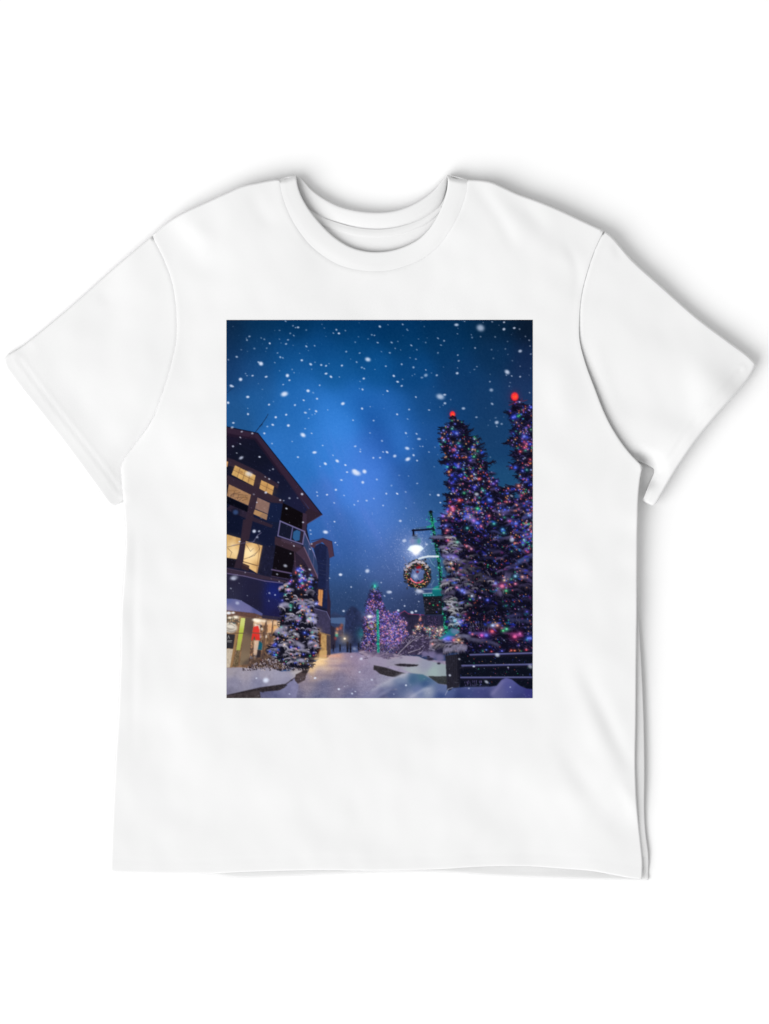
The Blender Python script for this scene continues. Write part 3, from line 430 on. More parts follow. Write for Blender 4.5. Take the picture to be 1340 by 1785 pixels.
    c.poly(f3(1150, 1105, 1240, 1108, 1345, 1105, 1345, 1192, 1250, 1182, 1200, 1150), (54, 57, 60), 1, .6, .3, 2)
    c.grad(f3(500, 1330, 700, 1185, 800, 1130, 900, 1085, 960, 1075, 1100, 1090, 1180, 1130, 1250, 1180, 1345, 1195, 1345, 1330), [(*f3(620, 1240)[0], (138, 136, 172)), (*f3(760, 1160)[0], (156, 158, 184)), (*f3(900, 1100)[0], (168, 170, 190)), (*f3(900, 1150)[0], (120, 136, 172)), (*f3(1000, 1140)[0], (66, 98, 136)), (*f3(1100, 1120)[0], (72, 112, 136)), (*f3(900, 1200)[0], (84, 98, 142)), (*f3(800, 1270)[0], (80, 90, 134)), (*f3(700, 1310)[0], (88, 92, 132)), (*f3(1120, 1180)[0], (58, 84, 132)), (*f3(1150, 1250)[0], (150, 158, 186)), (*f3(1000, 1310)[0], (142, 146, 180)), (*f3(1050, 1240)[0], (104, 118, 166)), (*f3(1300, 1230)[0], (96, 110, 156)), (*f3(1280, 1310)[0], (60, 78, 132))], .9, gain=(.97, .97, .95))
    for k in range(46):
        x = rng.uniform(480, 900); y = 880+(x-480)*.11+rng.uniform(-22, 16); X, Y = f3(x, y)[0]; c.blob(X, Y, rng.uniform(2, 5), rng.uniform(1, 2.2), rng.choice(((142, 128, 152), (160, 146, 164), (118, 104, 132), (96, 84, 112))), .75, rng.uniform(-.3, .3), 1.3)
    for k in range(240):                                   # ruts and trodden lumps in the street
        x, y = rng.uniform(520, 700), 1145+72*rng.random()**.8; d = (y-1140)/75
        c.blob(x, y, 2+5*d*rng.random(), .6+1.1*d*rng.random(), rng.choice(((196, 186, 184), (84, 82, 108), (90, 86, 110), (170, 164, 182))), rng.uniform(.06, .2), 0, 1)
    for x, y, rx, ry, col, al in ((556, 1148, 12, 2.4, (255, 226, 176), .6), (546, 1156, 14, 2.2, (250, 214, 170), .45), (575, 1143, 14, 1.6, (236, 170, 140), .5), (560, 1165, 22, 2.4, (224, 200, 178), .35), (585, 1152, 20, 2, (200, 176, 166), .35), (570, 1177, 26, 3.4, (112, 102, 122), .4), (596, 1160, 22, 2.4, (122, 110, 134), .4), (560, 1192, 40, 5, (92, 92, 122), .4)):
        c.blob(x, y, rx, ry, col, al, 0, 1)
    # ---------- big lamp post with wreath and planter box
    X, Y = f6(330, 650)[0]
    c.blob(X, Y, 40, 46, (150, 168, 222), .36, hard=.6); c.blob(X, Y+2, 16, 16, (205, 215, 245), .5, hard=.8)
    for k in range(340):
        r = abs(rng.gauss(0, 17)); an = rng.uniform(0, 2*math.pi); c.blob(X+r*math.cos(an), Y+r*math.sin(an)*1.1, .5, rng.uniform(.5, 1.1), (232, 238, 255), rng.uniform(.15, .6))
    post = f6(525, 165, 545, 300, 572, 460, 592, 600, 618, 760, 650, 960, 662, 1200, 690, 1450, 716, 1640, 730, 1740)
    c.line(post, 4.6, (14, 36, 42), 1)
    for k in range(330):
        i = rng.randrange(len(post)-1); t = rng.random(); x = post[i][0]*(1-t)+post[i+1][0]*t; y = post[i][1]*(1-t)+post[i+1][1]*t
        c.blob(x+rng.gauss(0, 2.6), y+rng.gauss(0, 1), rng.uniform(.6, 1.3), rng.uniform(.6, 1.2), rng.choice(((40, 200, 140), (30, 150, 115), (90, 235, 185), (14, 70, 66), (20, 110, 90))), .8, hard=1)
    c.blob(*post[0], 3.2, 2.6, (14, 14, 24), .95, hard=2)
    c.line(f6(290, 405, 420, 398, 560, 384), 3.4, (18, 22, 44), 1); c.line(f6(340, 380, 460, 362, 520, 350), 2.2, (60, 90, 120), .7); c.line(f6(480, 362, 540, 345), 2.8, (30, 160, 130), .8); c.line(f6(302, 400, 302, 470), 3.2, (16, 18, 36), 1)
    c.blob(*f6(320, 475)[0], 4.4, 2.6, (30, 34, 52), .95, hard=2); c.blob(*f6(335, 466)[0], 2.6, 1, (150, 165, 205), .8)
    c.blob(*f6(322, 540)[0], 9.6, 8.4, (104, 132, 172), .92, 0, 2.4); c.blob(*f6(290, 540)[0], 4, 6, (140, 140, 190), .6); c.blob(*f6(372, 545)[0], 3, 5, (60, 150, 140), .6); c.blob(*f6(330, 505)[0], 5, 2, (70, 90, 120), .7)
    c.poly(f6(222, 655, 262, 606, 330, 596, 400, 604, 436, 640, 400, 672, 350, 690, 290, 684), (216, 238, 250), 1, .6); c.blob(*f6(330, 640)[0], 10, 6, (255, 255, 255), 1, hard=2); c.blob(*f6(334, 680)[0], 6.6, 5.6, (255, 255, 255), 1, 0, 2)
    c.line(f6(370, 775, 420, 755, 490, 742, 560, 742, 620, 742), 3.2, (214, 226, 236), .95); c.line(f6(500, 752, 540, 830, 580, 870), 1.2, (120, 160, 180), .7); c.line(f6(170, 750, 200, 800, 225, 835), 1, (120, 110, 130), .6)
    X, Y = f6(355, 975)[0]
    c.blob(X, Y, 14, 15, (96, 110, 160), .6, hard=3); c.blob(X-4, Y+3, 4.4, 3.6, (196, 204, 230), .75, .5, 1.2); c.line(f6(290, 900, 380, 1060), .7, (180, 186, 215), .6); c.line(f6(420, 900, 300, 1050), .7, (180, 186, 215), .6)
    for k in range(620):
        an = rng.uniform(0, 2*math.pi); r = rng.gauss(.97, .14)
        x, y = X+19*r*math.cos(an), Y+20.4*r*math.sin(an)
        c.blob(x, y, rng.uniform(1.2, 2.4), rng.uniform(1.2, 2.4), rng.choice(((28, 28, 32), (38, 38, 42), (22, 26, 28), (52, 48, 52))), .85)
    for k in range(110):
        an = rng.uniform(0, 2*math.pi); r = rng.gauss(1, .12); x, y = X+19*r*math.cos(an), Y+20.4*r*math.sin(an)
        c.blob(x, y, .8, .8, rng.choice(((255, 180, 90), (240, 200, 110), (255, 140, 110), (230, 100, 110), (90, 170, 110), (180, 170, 180))), .9)
    for k in range(26):
        an = math.pi*(.25+.62*k/26); c.blob(X+13.6*math.cos(an), Y+14.6*math.sin(an), 1.3, 1.1, rng.choice(((235, 110, 130), (255, 150, 150), (225, 90, 120))), .85)
    for k in range(44):
        an = -math.pi*rng.uniform(.1, .9); r = rng.gauss(1.1, .06); c.blob(X+19*r*math.cos(an), Y+20.4*r*math.sin(an), 2.0, 1.4, (206, 198, 212), .65)
    c.blob(*f6(378, 882)[0], 3.6, 2.4, (176, 30, 44), .9, .3, 1.4); c.blob(*f6(356, 890)[0], 3, 2.2, (150, 24, 38), .9, -.3, 1.4); c.blob(*f6(354, 940)[0], 2.6, 2.2, (122, 18, 32), .85, hard=1.4)
    for k in range(30): c.blob(X-24+rng.uniform(0, 14), Y-20+rng.uniform(0, 14), 1.2, .9, (170, 160, 180), .5)
    c.poly(f6(422, 1235, 540, 1215, 666, 1190, 672, 1492, 452, 1494), (22, 23, 32), 1, .4, .5, 2)
    for k in range(9):
        y = 1280+k*24; c.line(f6(436, y, 668, y-8), .5, (46, 52, 62), .6)
    c.poly(f6(420, 1222, 540, 1215, 548, 1172, 662, 1165, 668, 1252, 430, 1262), (18, 108, 116), .95, .5); c.poly(f6(545, 1160, 600, 1125, 662, 1110, 668, 1180, 560, 1180), (30, 160, 140), .85, 1)
    for x in (450, 490, 520, 560): c.blob(*f6(x, 1243)[0], 1.2, 1, (120, 190, 205), .8)
    c.line(f6(425, 1222, 540, 1216), 1.2, (190, 205, 222), .8); c.blob(*f6(395, 1190)[0], 6, 3, (190, 190, 210), .85, .3, 1.6); c.line(f6(430, 1165, 640, 1160), 1.4, (150, 170, 190), .7); c.line(f6(530, 1120, 570, 1050), .9, (150, 170, 190), .6)
    for x, y, col in ((512, 1350, (230, 60, 70)), (558, 1372, (50, 200, 110)), (615, 1372, (220, 70, 70)), (600, 1460, (70, 70, 220)), (470, 1300, (120, 90, 110)), (640, 1330, (60, 170, 160)), (480, 1430, (110, 90, 110)), (630, 1420, (90, 90, 110))): c.blob(*f6(x, y)[0], 1.3, 1.2, col, .85)
    for k in range(60): c.blob(*f6(rng.uniform(440, 660), rng.uniform(1275, 1480))[0], .8, .8, rng.choice(((70, 64, 84), (96, 84, 100), (40, 60, 70))), .6)
    # ---------- the two tall spruces
    TB = f5(1050, 160, 1110, 190, 1150, 240, 1270, 250, 1270, 2000, 1000, 2000, 1010, 1480, 1060, 1420, 1010, 1340, 1120, 1330, 1115, 1270, 1010, 1250, 960, 1195, 1090, 1180, 1140, 1130, 1045, 1085, 1120, 1040, 1050, 1000, 980, 960, 1085, 885, 985, 830, 1040, 790, 1060, 740, 935, 682, 1025, 610, 985, 550, 1060, 500, 1020, 430, 955, 330, 1010, 290)
    TA = f5(325, 380, 370, 420, 440, 440, 500, 500, 510, 600, 620, 640, 600, 720, 680, 760, 650, 860, 730, 930, 735, 1040, 760, 1090, 850, 1130, 860, 1210, 1000, 1210, 1010, 1290, 1060, 1400)+f4(1000, 130, 1235, 120, 1235, 1375, 600, 1390, 560, 1350, 620, 1260, 590, 1160, 560, 1090, 500, 1060, 470, 960, 520, 900, 455, 850, 440, 770, 530, 690, 500, 640, 490, 570, 440, 540, 430, 470, 360, 390, 450, 360, 440, 310, 430, 210, 500, 170, 480, 100)+f5(280, 1420, 240, 1300, 330, 1265, 245, 1180, 290, 1080, 240, 1030, 285, 960, 180, 910, 260, 850, 215, 780, 165, 700, 200, 640, 180, 530, 280, 480, 300, 420)
    D = ((9, 10, 22), (14, 13, 30), (22, 20, 42), (10, 14, 32), (30, 26, 54))
    spruce(c, TB, lambda y: 922, rng, 3200, dark=D, hi=((56, 46, 86), (44, 42, 92), (70, 58, 98)), hi_share=.24, ln=(3, 7), droop=.15, edge=150, el=(3, 9))
    spruce(c, TA, lambda y: 800 if y < 900 else 830, rng, 9000, dark=D, hi=((54, 46, 84), (42, 40, 84), (72, 60, 100), (36, 44, 92)), hi_share=.25, ln=(3, 8), droop=.35, edge=260, el=(3, 8))
    for x, y in ((510, 490), (560, 540), (650, 640), (690, 690), (720, 810), (800, 905), (820, 900), (180, 905), (190, 700), (245, 1180), (250, 1300), (680, 830)):      # bare tips against the sky
        X, Y = f5(x, y)[0]; sgn = 1 if x > 330 else -1
        c.line([(X-sgn*9, Y+4), (X+sgn*2, Y-1)], 3, (20, 17, 34), .95, .7)
        for k in range(5): c.line([(X-sgn*(8-2*k), Y+3-k), (X-sgn*(5-2*k), Y+3-k+rng.choice((-4, 4)))], 1.2, (20, 17, 34), .9, .5)
    for pts in (f5(985, 245, 1040, 225, 1100, 200), f5(1140, 200, 1200, 185), f5(1120, 200, 1140, 165)): c.line(pts, 1.8, (92, 40, 70), .9, .8)
    lights(c, TA, 1100, rng, r=(.4, .75), al=(.3, .9), halo=.14, n_big=.08, gap=16)
    # snow on the boughs: position, half size, colour, tilt
    pu = (92, 88, 138); bl = (70, 82, 150); wh = (176, 178, 192); gy = (124, 120, 150); te = (120, 176, 186)
    for x, y, w, h, col, t in ((690, 150, 50, 42, (86, 80, 122), .2), (690, 225, 46, 50, pu, .5), (980, 180, 66, 44, (84, 72, 116), 0), (1120, 130, 80, 22, (96, 78, 124), -.4), (1190, 200, 50, 30, (84, 84, 150), -.3), (420, 385, 62, 26, (108, 108, 148), .1), (560, 440, 60, 20, (96, 92, 140), .2), (470, 470, 44, 26, gy, .1), (520, 550, 66, 40, (118, 110, 166), .2), (500, 600, 40, 40, (146, 140, 150), .3), (600, 590, 70, 34, gy, .3), (690, 640, 90, 44, (104, 96, 132), .5), (720, 700, 100, 50, (92, 84, 116), .4), (820, 745, 56, 44, (92, 86, 120), .3), (640, 720, 70, 60, (74, 66, 92), .4), (500, 755, 56, 26, (126, 116, 148), -.2), (540, 780, 66, 30, (122, 110, 146), .4), (500, 860, 56, 40, (84, 78, 108), 0), (620, 840, 60, 26, (92, 88, 160), .4), (1050, 660, 60, 44, (86, 78, 120), -.2), (1010, 730, 26, 70, (80, 72, 112), .2), (1180, 560, 60, 30, (76, 88, 142), -.5), (1140, 590, 56, 40, (64, 80, 140), -.3), (1180, 400, 60, 34, (80, 74, 128), -.8), (1000, 390, 60, 20, (78, 72, 110), -.3), (1130, 340, 70, 18, (62, 60, 110), .1), (920, 790, 40, 36, (104, 90, 150), .2), (970, 800, 40, 40, (150, 84, 124), 0), (930, 860, 36, 40, (96, 86, 128), .5), (1180, 680, 60, 30, (86, 74, 120), .3), (1180, 740, 60, 30, (76, 66, 116), .4), (520, 930, 44, 36, wh, .2), (530, 985, 60, 30, wh, -.2), (590, 960, 60, 24, (150, 152, 178), -.4), (500, 1000, 44, 22, (140, 148, 190), 0), (560, 1085, 50, 26, (160, 184, 196), .1), (570, 1110, 48, 34, (96, 140, 196), .3), (540, 1140, 30, 26, (150, 160, 170), .3), (880, 1140, 70, 26, (112, 120, 160), -.1), (960, 1160, 70, 20, (88, 80, 126), .3), (760, 1215, 70, 24, (64, 60, 110), 0), (1060, 1215, 80, 22, (120, 60, 120), .2), (640, 1240, 50, 30, (104, 104, 134), .1), (730, 1270, 60, 30, (78, 76, 104), .2), (860, 1290, 80, 26, (64, 62, 92), .3), (400, 1290, 50, 40, (150, 140, 164), -.2), (390, 1320, 44, 44, (140, 130, 156), 0), (500, 1255, 56, 30, (120, 124, 190), 0), (490, 1330, 34, 50, (142, 136, 160), 0), (560, 1310, 40, 40, (128, 122, 146), .1), (620, 1330, 40, 44, (120, 112, 140), .2), (1100, 1050, 90, 26, (58, 58, 104), -.2), (1120, 1100, 90, 30, (50, 52, 92), .1), (840, 560, 70, 20, (44, 44, 82), 0), (900, 500, 70, 20, (46, 46, 86), .2), (780, 850, 70, 24, (46, 42, 76), .4)):
        X, Y = f4(x, y)[0]; clump(c, X, Y, w*.2, h*.21, col, rng, .95, t, under=y < 1250)
    mid = f4(480, 330, 720, 480, 860, 640, 900, 780, 700, 900, 640, 1100, 560, 1140, 490, 960, 450, 800, 520, 690, 440, 480)
    boughs(c, f5(300, 700, 700, 800, 860, 1210, 1000, 1250, 1180, 1450, 1240, 1650, 250, 1650, 330, 1265), 70, [(70, 60, 108), (84, 70, 116), (60, 58, 120), (96, 84, 128)], (3, 7), rng, .7, .5)
    boughs(c, f4(900, 100, 1230, 60, 1230, 780, 1000, 860, 880, 640), 46, [(84, 74, 124), (70, 72, 132), (96, 82, 128), (62, 60, 112)], (4, 10), rng, .8, .6)
    boughs(c, f4(640, 700, 1230, 700, 1230, 1180, 640, 1180), 60, [(56, 52, 88), (46, 46, 92), (70, 62, 96), (44, 42, 74)], (4, 9), rng, .6, .7)
    boughs(c, mid, 80, [(120, 112, 142), (146, 140, 158), (104, 98, 140), (168, 164, 176)], (3.5, 9), rng, .85, .8)
    boughs(c, f4(440, 370, 540, 370, 600, 470, 560, 640, 500, 640, 470, 480), 22, [(176, 174, 184), (150, 148, 170), (128, 124, 160)], (3, 6.5), rng, .9, .8)
    boughs(c, f4(470, 880, 600, 900, 640, 990, 560, 1040, 480, 1010), 18, [(206, 206, 212), (188, 192, 206), (170, 170, 190)], (3, 7), rng, .95, .85)
    boughs(c, f4(500, 1060, 600, 1070, 610, 1140, 520, 1140), 8, [(196, 206, 212), (130, 160, 200)], (3, 6), rng, .9, .8)
    boughs(c, f4(380, 1260, 480, 1230, 640, 1240, 640, 1350, 480, 1380, 350, 1340), 26, [(150, 142, 164), (130, 124, 150), (166, 158, 176)], (4, 8), rng, .9, .85)
    boughs(c, f5(1060, 400, 1260, 400, 1260, 1150, 1130, 1150), 22, [(70, 60, 108), (60, 58, 120)], (3, 6), rng, .65, .5)
    for k in range(150):                                    # frosted needles hanging below the boughs
        x, y = rng.choice(((560, 640), (640, 660), (720, 740), (560, 700), (650, 780), (800, 1150), (700, 1120), (1100, 1080), (620, 1000), (900, 860)))
        X, Y = f4(x+rng.gauss(0, 50), y+rng.gauss(0, 30))[0]; g = rng.uniform(.5, 1.1)
        c.line([(X, Y), (X+rng.uniform(-1.5, 1.5), Y+rng.uniform(3, 7))], 1.1, [v*g for v in (112, 106, 132)], .65, .4)
    lights(c, TA, 700, rng, r=(.5, .9), al=(.6, 1), halo=.2, n_big=.12, gap=14)
    c.blob(832, 985, 22, 34, (6, 6, 14), .6, .2, 1); c.blob(850, 1055, 40, 20, (8, 8, 18), .45, 0, 1)
    lights(c, f4(640, 500, 1000, 500, 1100, 1150, 640, 1150), 90, rng, r=(.4, .8), al=(.6, 1), halo=.15)
    for k in range(120):
        X, Y = f4(rng.uniform(480, 1230), rng.uniform(60, 1180))[0]; c.blob(X, Y, rng.uniform(1.6, 4.4), rng.uniform(.9, 2), rng.choice(((36, 56, 220), (50, 50, 190), (30, 70, 230), (80, 50, 170), (120, 40, 110), (30, 110, 130))), .55, rng.uniform(-.4, .8), 1.2)
    lights(c, f5(325, 380, 440, 440, 620, 640, 730, 930, 860, 1210, 1000, 1210, 1000, 1600, 200, 1600, 330, 1265, 260, 1000, 215, 780, 180, 530), 760, rng, r=(.55, 1.0), al=(.75, 1), halo=.22, n_big=.14, gap=9)
    lights(c, TB, 560, rng, r=(.55, 1.0), al=(.7, 1), halo=.22, n_big=.16, gap=10)
    for x, y, r, col in ((455, 195, 16, (110, 70, 230)), (720, 235, 12, (160, 60, 220)), (750, 255, 18, (50, 80, 255)), (785, 285, 10, (230, 90, 130)), (895, 262, 13, (30, 160, 150)), (665, 300, 12, (30, 150, 150)), (1085, 260, 18, (40, 70, 230)), (1200, 190, 14, (70, 90, 220)), (970, 310, 12, (40, 130, 200)), (980, 340, 12, (40, 150, 150)), (600, 60, 10, (235, 60, 70)), (755, 130, 8, (40, 220, 120)), (540, 130, 14, (235, 80, 130)), (520, 180, 10, (255, 150, 120)), (490, 320, 10, (235, 90, 130)), (480, 280, 12, (70, 90, 230)), (500, 405, 12, (220, 60, 90)), (580, 420, 12, (50, 160, 130)), (545, 555, 12, (110, 100, 230)), (500, 550, 12, (90, 90, 240)), (525, 605, 9, (255, 180, 80)), (735, 590, 10, (80, 80, 250)), (660, 455, 9, (230, 90, 130)), (700, 480, 12, (190, 100, 140)), (620, 840, 14, (60, 90, 255)), (575, 812, 8, (240, 90, 150)), (640, 855, 12, (90, 100, 250)), (705, 885, 10, (200, 215, 255)), (690, 915, 8, (40, 170, 110)), (775, 900, 8, (200, 170, 255)), (840, 920, 14, (40, 60, 220)), (910, 775, 12, (70, 90, 230)), (965, 800, 22, (220, 70, 130)), (1000, 840, 14, (30, 170, 90)), (1080, 715, 14, (100, 190, 230)), (1045, 740, 10, (30, 120, 90)), (1080, 780, 10, (255, 110, 150)), (1140, 720, 10, (240, 150, 110)), (985, 750, 9, (255, 170, 110)), (560, 1100, 14, (60, 160, 210)), (600, 1110, 12, (100, 110, 240)), (575, 1190, 12, (240, 180, 160)), (500, 1250, 16, (70, 90, 250)), (470, 1255, 12, (120, 110, 240)), (548, 1265, 12, (225, 60, 70)), (590, 1265, 12, (250, 170, 80)), (570, 1220, 8, (250, 130, 60)), (885, 1140, 14, (150, 190, 255)), (925, 1140, 12, (255, 150, 120)), (880, 1190, 18, (235, 50, 70)), (790, 1225, 16, (220, 40, 170)), (830, 1225, 18, (50, 60, 220)), (1005, 1170, 11, (40, 230, 110)), (975, 1185, 11, (40, 220, 110)), (1075, 1235, 20, (235, 50, 130)), (1120, 1210, 14, (200, 60, 140)), (710, 1215, 8, (240, 80, 80)), (1210, 1250, 18, (40, 60, 210)), (1190, 1250, 12, (50, 80, 230)), (1045, 1355, 8, (250, 80, 60)), (1075, 1357, 8, (255, 110, 60)), (1175, 1350, 9, (240, 50, 60)), (875, 1365, 7, (220, 50, 60)), (965, 1360, 8, (70, 80, 240)), (1130, 1365, 7, (60, 210, 150)), (800, 1360, 8, (20, 120, 80)), (1225, 1380, 12, (60, 60, 240)), (365, 1300, 9, (240, 120, 110)), (620, 1290, 7, (240, 140, 130)), (830, 1350, 6, (60, 100, 230)), (880, 1640, 6, (230, 90, 60))):
        X, Y = f4(x, y)[0]; c.blob(X, Y, r*.34, r*.28, col, .55, hard=.8, add=True); c.blob(X, Y, r*.15, r*.13, [v+(255-v)*.3 for v in col], .9)
    for x, y, r, col in ((1050, 380, 40, (40, 60, 235)), (1090, 375, 20, (40, 180, 90)), (1105, 365, 20, (30, 150, 70)), (1030, 390, 26, (60, 80, 240)), (1240, 270, 26, (50, 70, 250)), (1160, 610, 40, (60, 90, 230)), (1230, 700, 28, (30, 50, 220)), (1240, 530, 26, (20, 90, 50)), (1165, 740, 24, (235, 50, 110)), (1115, 785, 22, (240, 60, 80)), (1230, 880, 22, (190, 40, 60)), (1190, 1000, 26, (30, 130, 130)), (1140, 1010, 26, (40, 60, 200)), (1095, 1185, 28, (240, 130, 120)), (1240, 1170, 26, (30, 50, 210)), (375, 575, 40, (50, 80, 210)), (410, 725, 26, (60, 90, 240)), (560, 735, 24, (50, 80, 250)), (575, 845, 24, (40, 180, 110)), (320, 520, 22, (50, 170, 150)), (220, 540, 22, (70, 110, 220)), (220, 655, 20, (130, 190, 250)), (380, 800, 24, (50, 70, 220)), (300, 690, 22, (50, 60, 150)), (640, 1105, 22, (240, 70, 70)), (390, 965, 30, (60, 80, 230)), (430, 1055, 22, (50, 70, 230)), (580, 1205, 32, (40, 50, 210)), (680, 1240, 24, (50, 170, 140)), (460, 1270, 22, (40, 170, 100)), (405, 1355, 26, (230, 60, 70)), (750, 1350, 30, (60, 100, 230)), (615, 1452, 22, (40, 190, 110)), (330, 1470, 28, (235, 90, 130)), (730, 1280, 24, (40, 60, 230)), (800, 1160, 30, (70, 60, 200)), (840, 1130, 22, (100, 80, 220)), (285, 1020, 20, (240, 150, 80)), (265, 965, 16, (60, 200, 170)), (190, 705, 16, (30, 140, 80)), (560, 760, 16, (250, 190, 150)), (320, 425, 18, (30, 130, 80)), (355, 465, 16, (70, 90, 220))):
        X, Y = f5(x, y)[0]; c.blob(X, Y, r*.15, r*.12, col, .6, hard=1); c.blob(X, Y, r*.06, r*.05, [v+(255-v)*.4 for v in col], .8)
    for x, y, r in ((325, 352, 31), (1050, 146, 43)):       # red globes on the tree tops
        X, Y = f5(x, y)[0]; r *= .149; c.blob(X, Y, r*1.3, r*1.45, (120, 30, 70), .5, hard=1); c.blob(X, Y, r*1.02, r*1.16, (252, 44, 56), 1, 0, 4)
        for k in range(14): c.blob(X+rng.uniform(-.5, .5)*r, Y+rng.uniform(-.6, .6)*r, .7, .7, rng.choice(((255, 120, 60), (255, 90, 40), (255, 40, 70))), .7)
        c.blob(X+r*.2, Y+r*.1, r*.5, r*.5, (255, 110, 50), .6, hard=1)
    c.line(f5(300, 395, 325, 375, 360, 390), 3, (20, 17, 34), .95)
    # teal cabinet at the foot of the post
    c.poly(f4(415, 1255, 470, 1220, 530, 1160, 600, 1195, 560, 1225, 500, 1235, 440, 1260), (28, 116, 122), .9, .8); c.blob(*f4(555, 1190)[0], 7, 5, (104, 120, 160), .8, .2, 2)
    c.blob(*f4(500, 1250)[0], 7, 5, (90, 100, 240), .7, hard=1)
    for x, y, w, h in ((300, 1385, 30, 24), (360, 1395, 46, 40), (430, 1420, 40, 40)): c.blob(*f4(x, y)[0], w*.2, h*.2, (116, 108, 146), .9, hard=2)
    for x, y, w, h in ((345, 1430, 30, 14), (420, 1468, 16, 10), (330, 1410, 14, 8)): c.blob(*f4(x, y)[0], w*.2, h*.2, (40, 36, 52), .9, hard=2)
    # ---------- fence
    c.poly(f4(600, 1385, 1235, 1360, 1235, 1700, 600, 1690), (11, 13, 24), .96, .8)
    for k in range(260):
        x, y = rng.uniform(610, 1230), rng.uniform(1400, 1660); X, Y = f4(x, y)[0]; c.line([(X, Y), (X+rng.uniform(-2, 2), Y+rng.uniform(-2, 2))], .7, rng.choice(((34, 34, 58), (20, 40, 44), (48, 44, 70), (26, 24, 44))), .7)
    lights(c, f4(610, 1400, 1230, 1400, 1230, 1660, 610, 1660), 60, rng, r=(.35, .6), halo=.1)
    for k in range(26):
        X, Y = f4(rng.uniform(640, 790), rng.uniform(1615, 1665))[0]; c.line([(X, Y), (X+rng.uniform(-1, 1), Y-rng.uniform(2, 6))], 1.4, (96, 84, 132), .6, .5)
    for y0, y1, x0 in ((1392, 1376, 690), (1486, 1474, 600), (1588, 1586, 600)):
        c.poly(f4(x0, y0, 1235, y1, 1235, y1+26, x0, y0+26), (20, 20, 34), .95, .5); c.line(f4(x0, y0, 1235, y1), 2.5, (92, 94, 142), .95); c.line(f4(x0, y0+8, 1235, y1+8), 1.1, (58, 58, 100), .8)
    c.poly(f4(476, 1400, 598, 1385, 604, 1640, 590, 1700, 492, 1700), (36, 35, 46), 1, .6, .2, 3); c.poly(f4(578, 1388, 612, 1392, 614, 1500, 600, 1640, 584, 1640), (20, 20, 32), .9, .6)
    for k in range(14): c.line(f4(490+k*8, 1405, 500+k*7.4, 1690), .6, (26, 25, 36) if k % 2 else (50, 48, 62), .5)
    for x, y, w, h in ((490, 1360, 30, 44), (560, 1350, 34, 44), (620, 1345, 36, 44)): clump(c, *f4(x, y)[0], w*.2, h*.2, (124, 120, 146), rng, .85, 0, False)
    # ---------- front drifts
    c.grad(f4(470, 1790, 480, 1735, 540, 1680, 640, 1672, 760, 1672, 860, 1668, 920, 1660, 960, 1610, 1000, 1590, 1050, 1605, 1120, 1660, 1180, 1685, 1235, 1690, 1235, 1790), [(*f4(520, 1710)[0], (96, 108, 152)), (*f4(640, 1700)[0], (76, 84, 134)), (*f4(800, 1700)[0], (80, 82, 134)), (*f4(600, 1760)[0], (62, 74, 122)), (*f4(850, 1755)[0], (70, 74, 124)), (*f4(940, 1680)[0], (112, 108, 156)), (*f4(1000, 1610)[0], (108, 104, 162)), (*f4(1030, 1660)[0], (98, 98, 158)), (*f4(1100, 1700)[0], (78, 80, 140)), (*f4(1200, 1720)[0], (66, 64, 130)), (*f4(1120, 1765)[0], (66, 68, 122)), (*f4(900, 1735)[0], (120, 116, 160))], .8, gain=(.80, .84, .90))
    c.line(f4(476, 1740, 500, 1690, 540, 1676), 1.6, (140, 150, 180), .7)
    for pts, col in ((f3(600, 1250, 700, 1190, 800, 1135, 900, 1092, 960, 1080), (186, 186, 200)), (f3(985, 1312, 1040, 1275, 1110, 1235, 1180, 1225), (170, 176, 198)), (f3(640, 1320, 720, 1262, 800, 1225), (140, 144, 178)), (f4(880, 1735, 925, 1680, 985, 1605), (136, 132, 176)), (f4(640, 1676, 760, 1676, 850, 1672), (104, 110, 156))):
        [c.blob(x+(X2-x)*t, y+(Y2-y)*t, 5, 2.6, col, .22, .5 if Y2 > y else -.5, .9) for (x, y), (X2, Y2) in zip(pts, pts[1:]) for t in (0, .25, .5, .75)]
    for k in range(160):                                   # grains and small lumps on the drifts
        x, y = rng.uniform(640, 925), rng.uniform(1150, 1214); c.blob(x, y, rng.uniform(.6, 2.2), rng.uniform(.4, 1), rng.choice(((180, 184, 206), (60, 70, 110), (150, 152, 184))), rng.uniform(.06, .22), rng.uniform(-.4, .2), 1)
    # ---------- every flake in front
    flakes(FL_A, fA, .20896); flakes(FL_B, fB, .20896); flakes(FL_2, f2, .17934); flakes(FL_3, f3, .1791); flakes(FL_4, f4, .2017)
    for k in range(240):
        x, y = rng.uniform(395, 928), rng.uniform(880, 1215); c.blob(x, y, rng.uniform(.5, .9), rng.uniform(.5, .8), (205, 212, 240), rng.uniform(.15, .5))
    for k in range(420):
        x, y = rng.uniform(395, 600), rng.uniform(760, 1120); c.blob(x, y, .5, rng.uniform(.5, .9), (130, 136, 190), rng.uniform(.08, .35))
    A += ((c.noise(1.1)-.5)*.03)[..., None]
    c.line(f1(405, 262, 440, 215, 500, 140, 555, 60, 578, 15), 1.3, (18, 30, 56), .95, .7); c.line(f1(470, 175, 500, 150), 1.6, (18, 30, 56), .8); c.line(fA(78, 695, 128, 650), 1, (16, 36, 70), .9, .6)
    for k in range(6): c.line(f1(330+rng.uniform(-20, 70), 330, 380+rng.uniform(-10, 30), 275), .6, (30, 20, 36), .5)
    out = np.clip(A, 0, 1).reshape(PH, SS, PW, SS, 3).mean(axis=(1, 3))
    return out
# ---------------------------------------------------------------- scene basics
import bpy, bmesh
from mathutils import Vector, geometry
S = 0.0006                                            # metres per photo pixel
CX, CY = 670.0, 892.5
scene = bpy.context.scene
COL = scene.collection

def P3(x, y, z): return ((x-CX)*S, (CY-y)*S, z*.001)  # photo pixel + height in mm -> metres

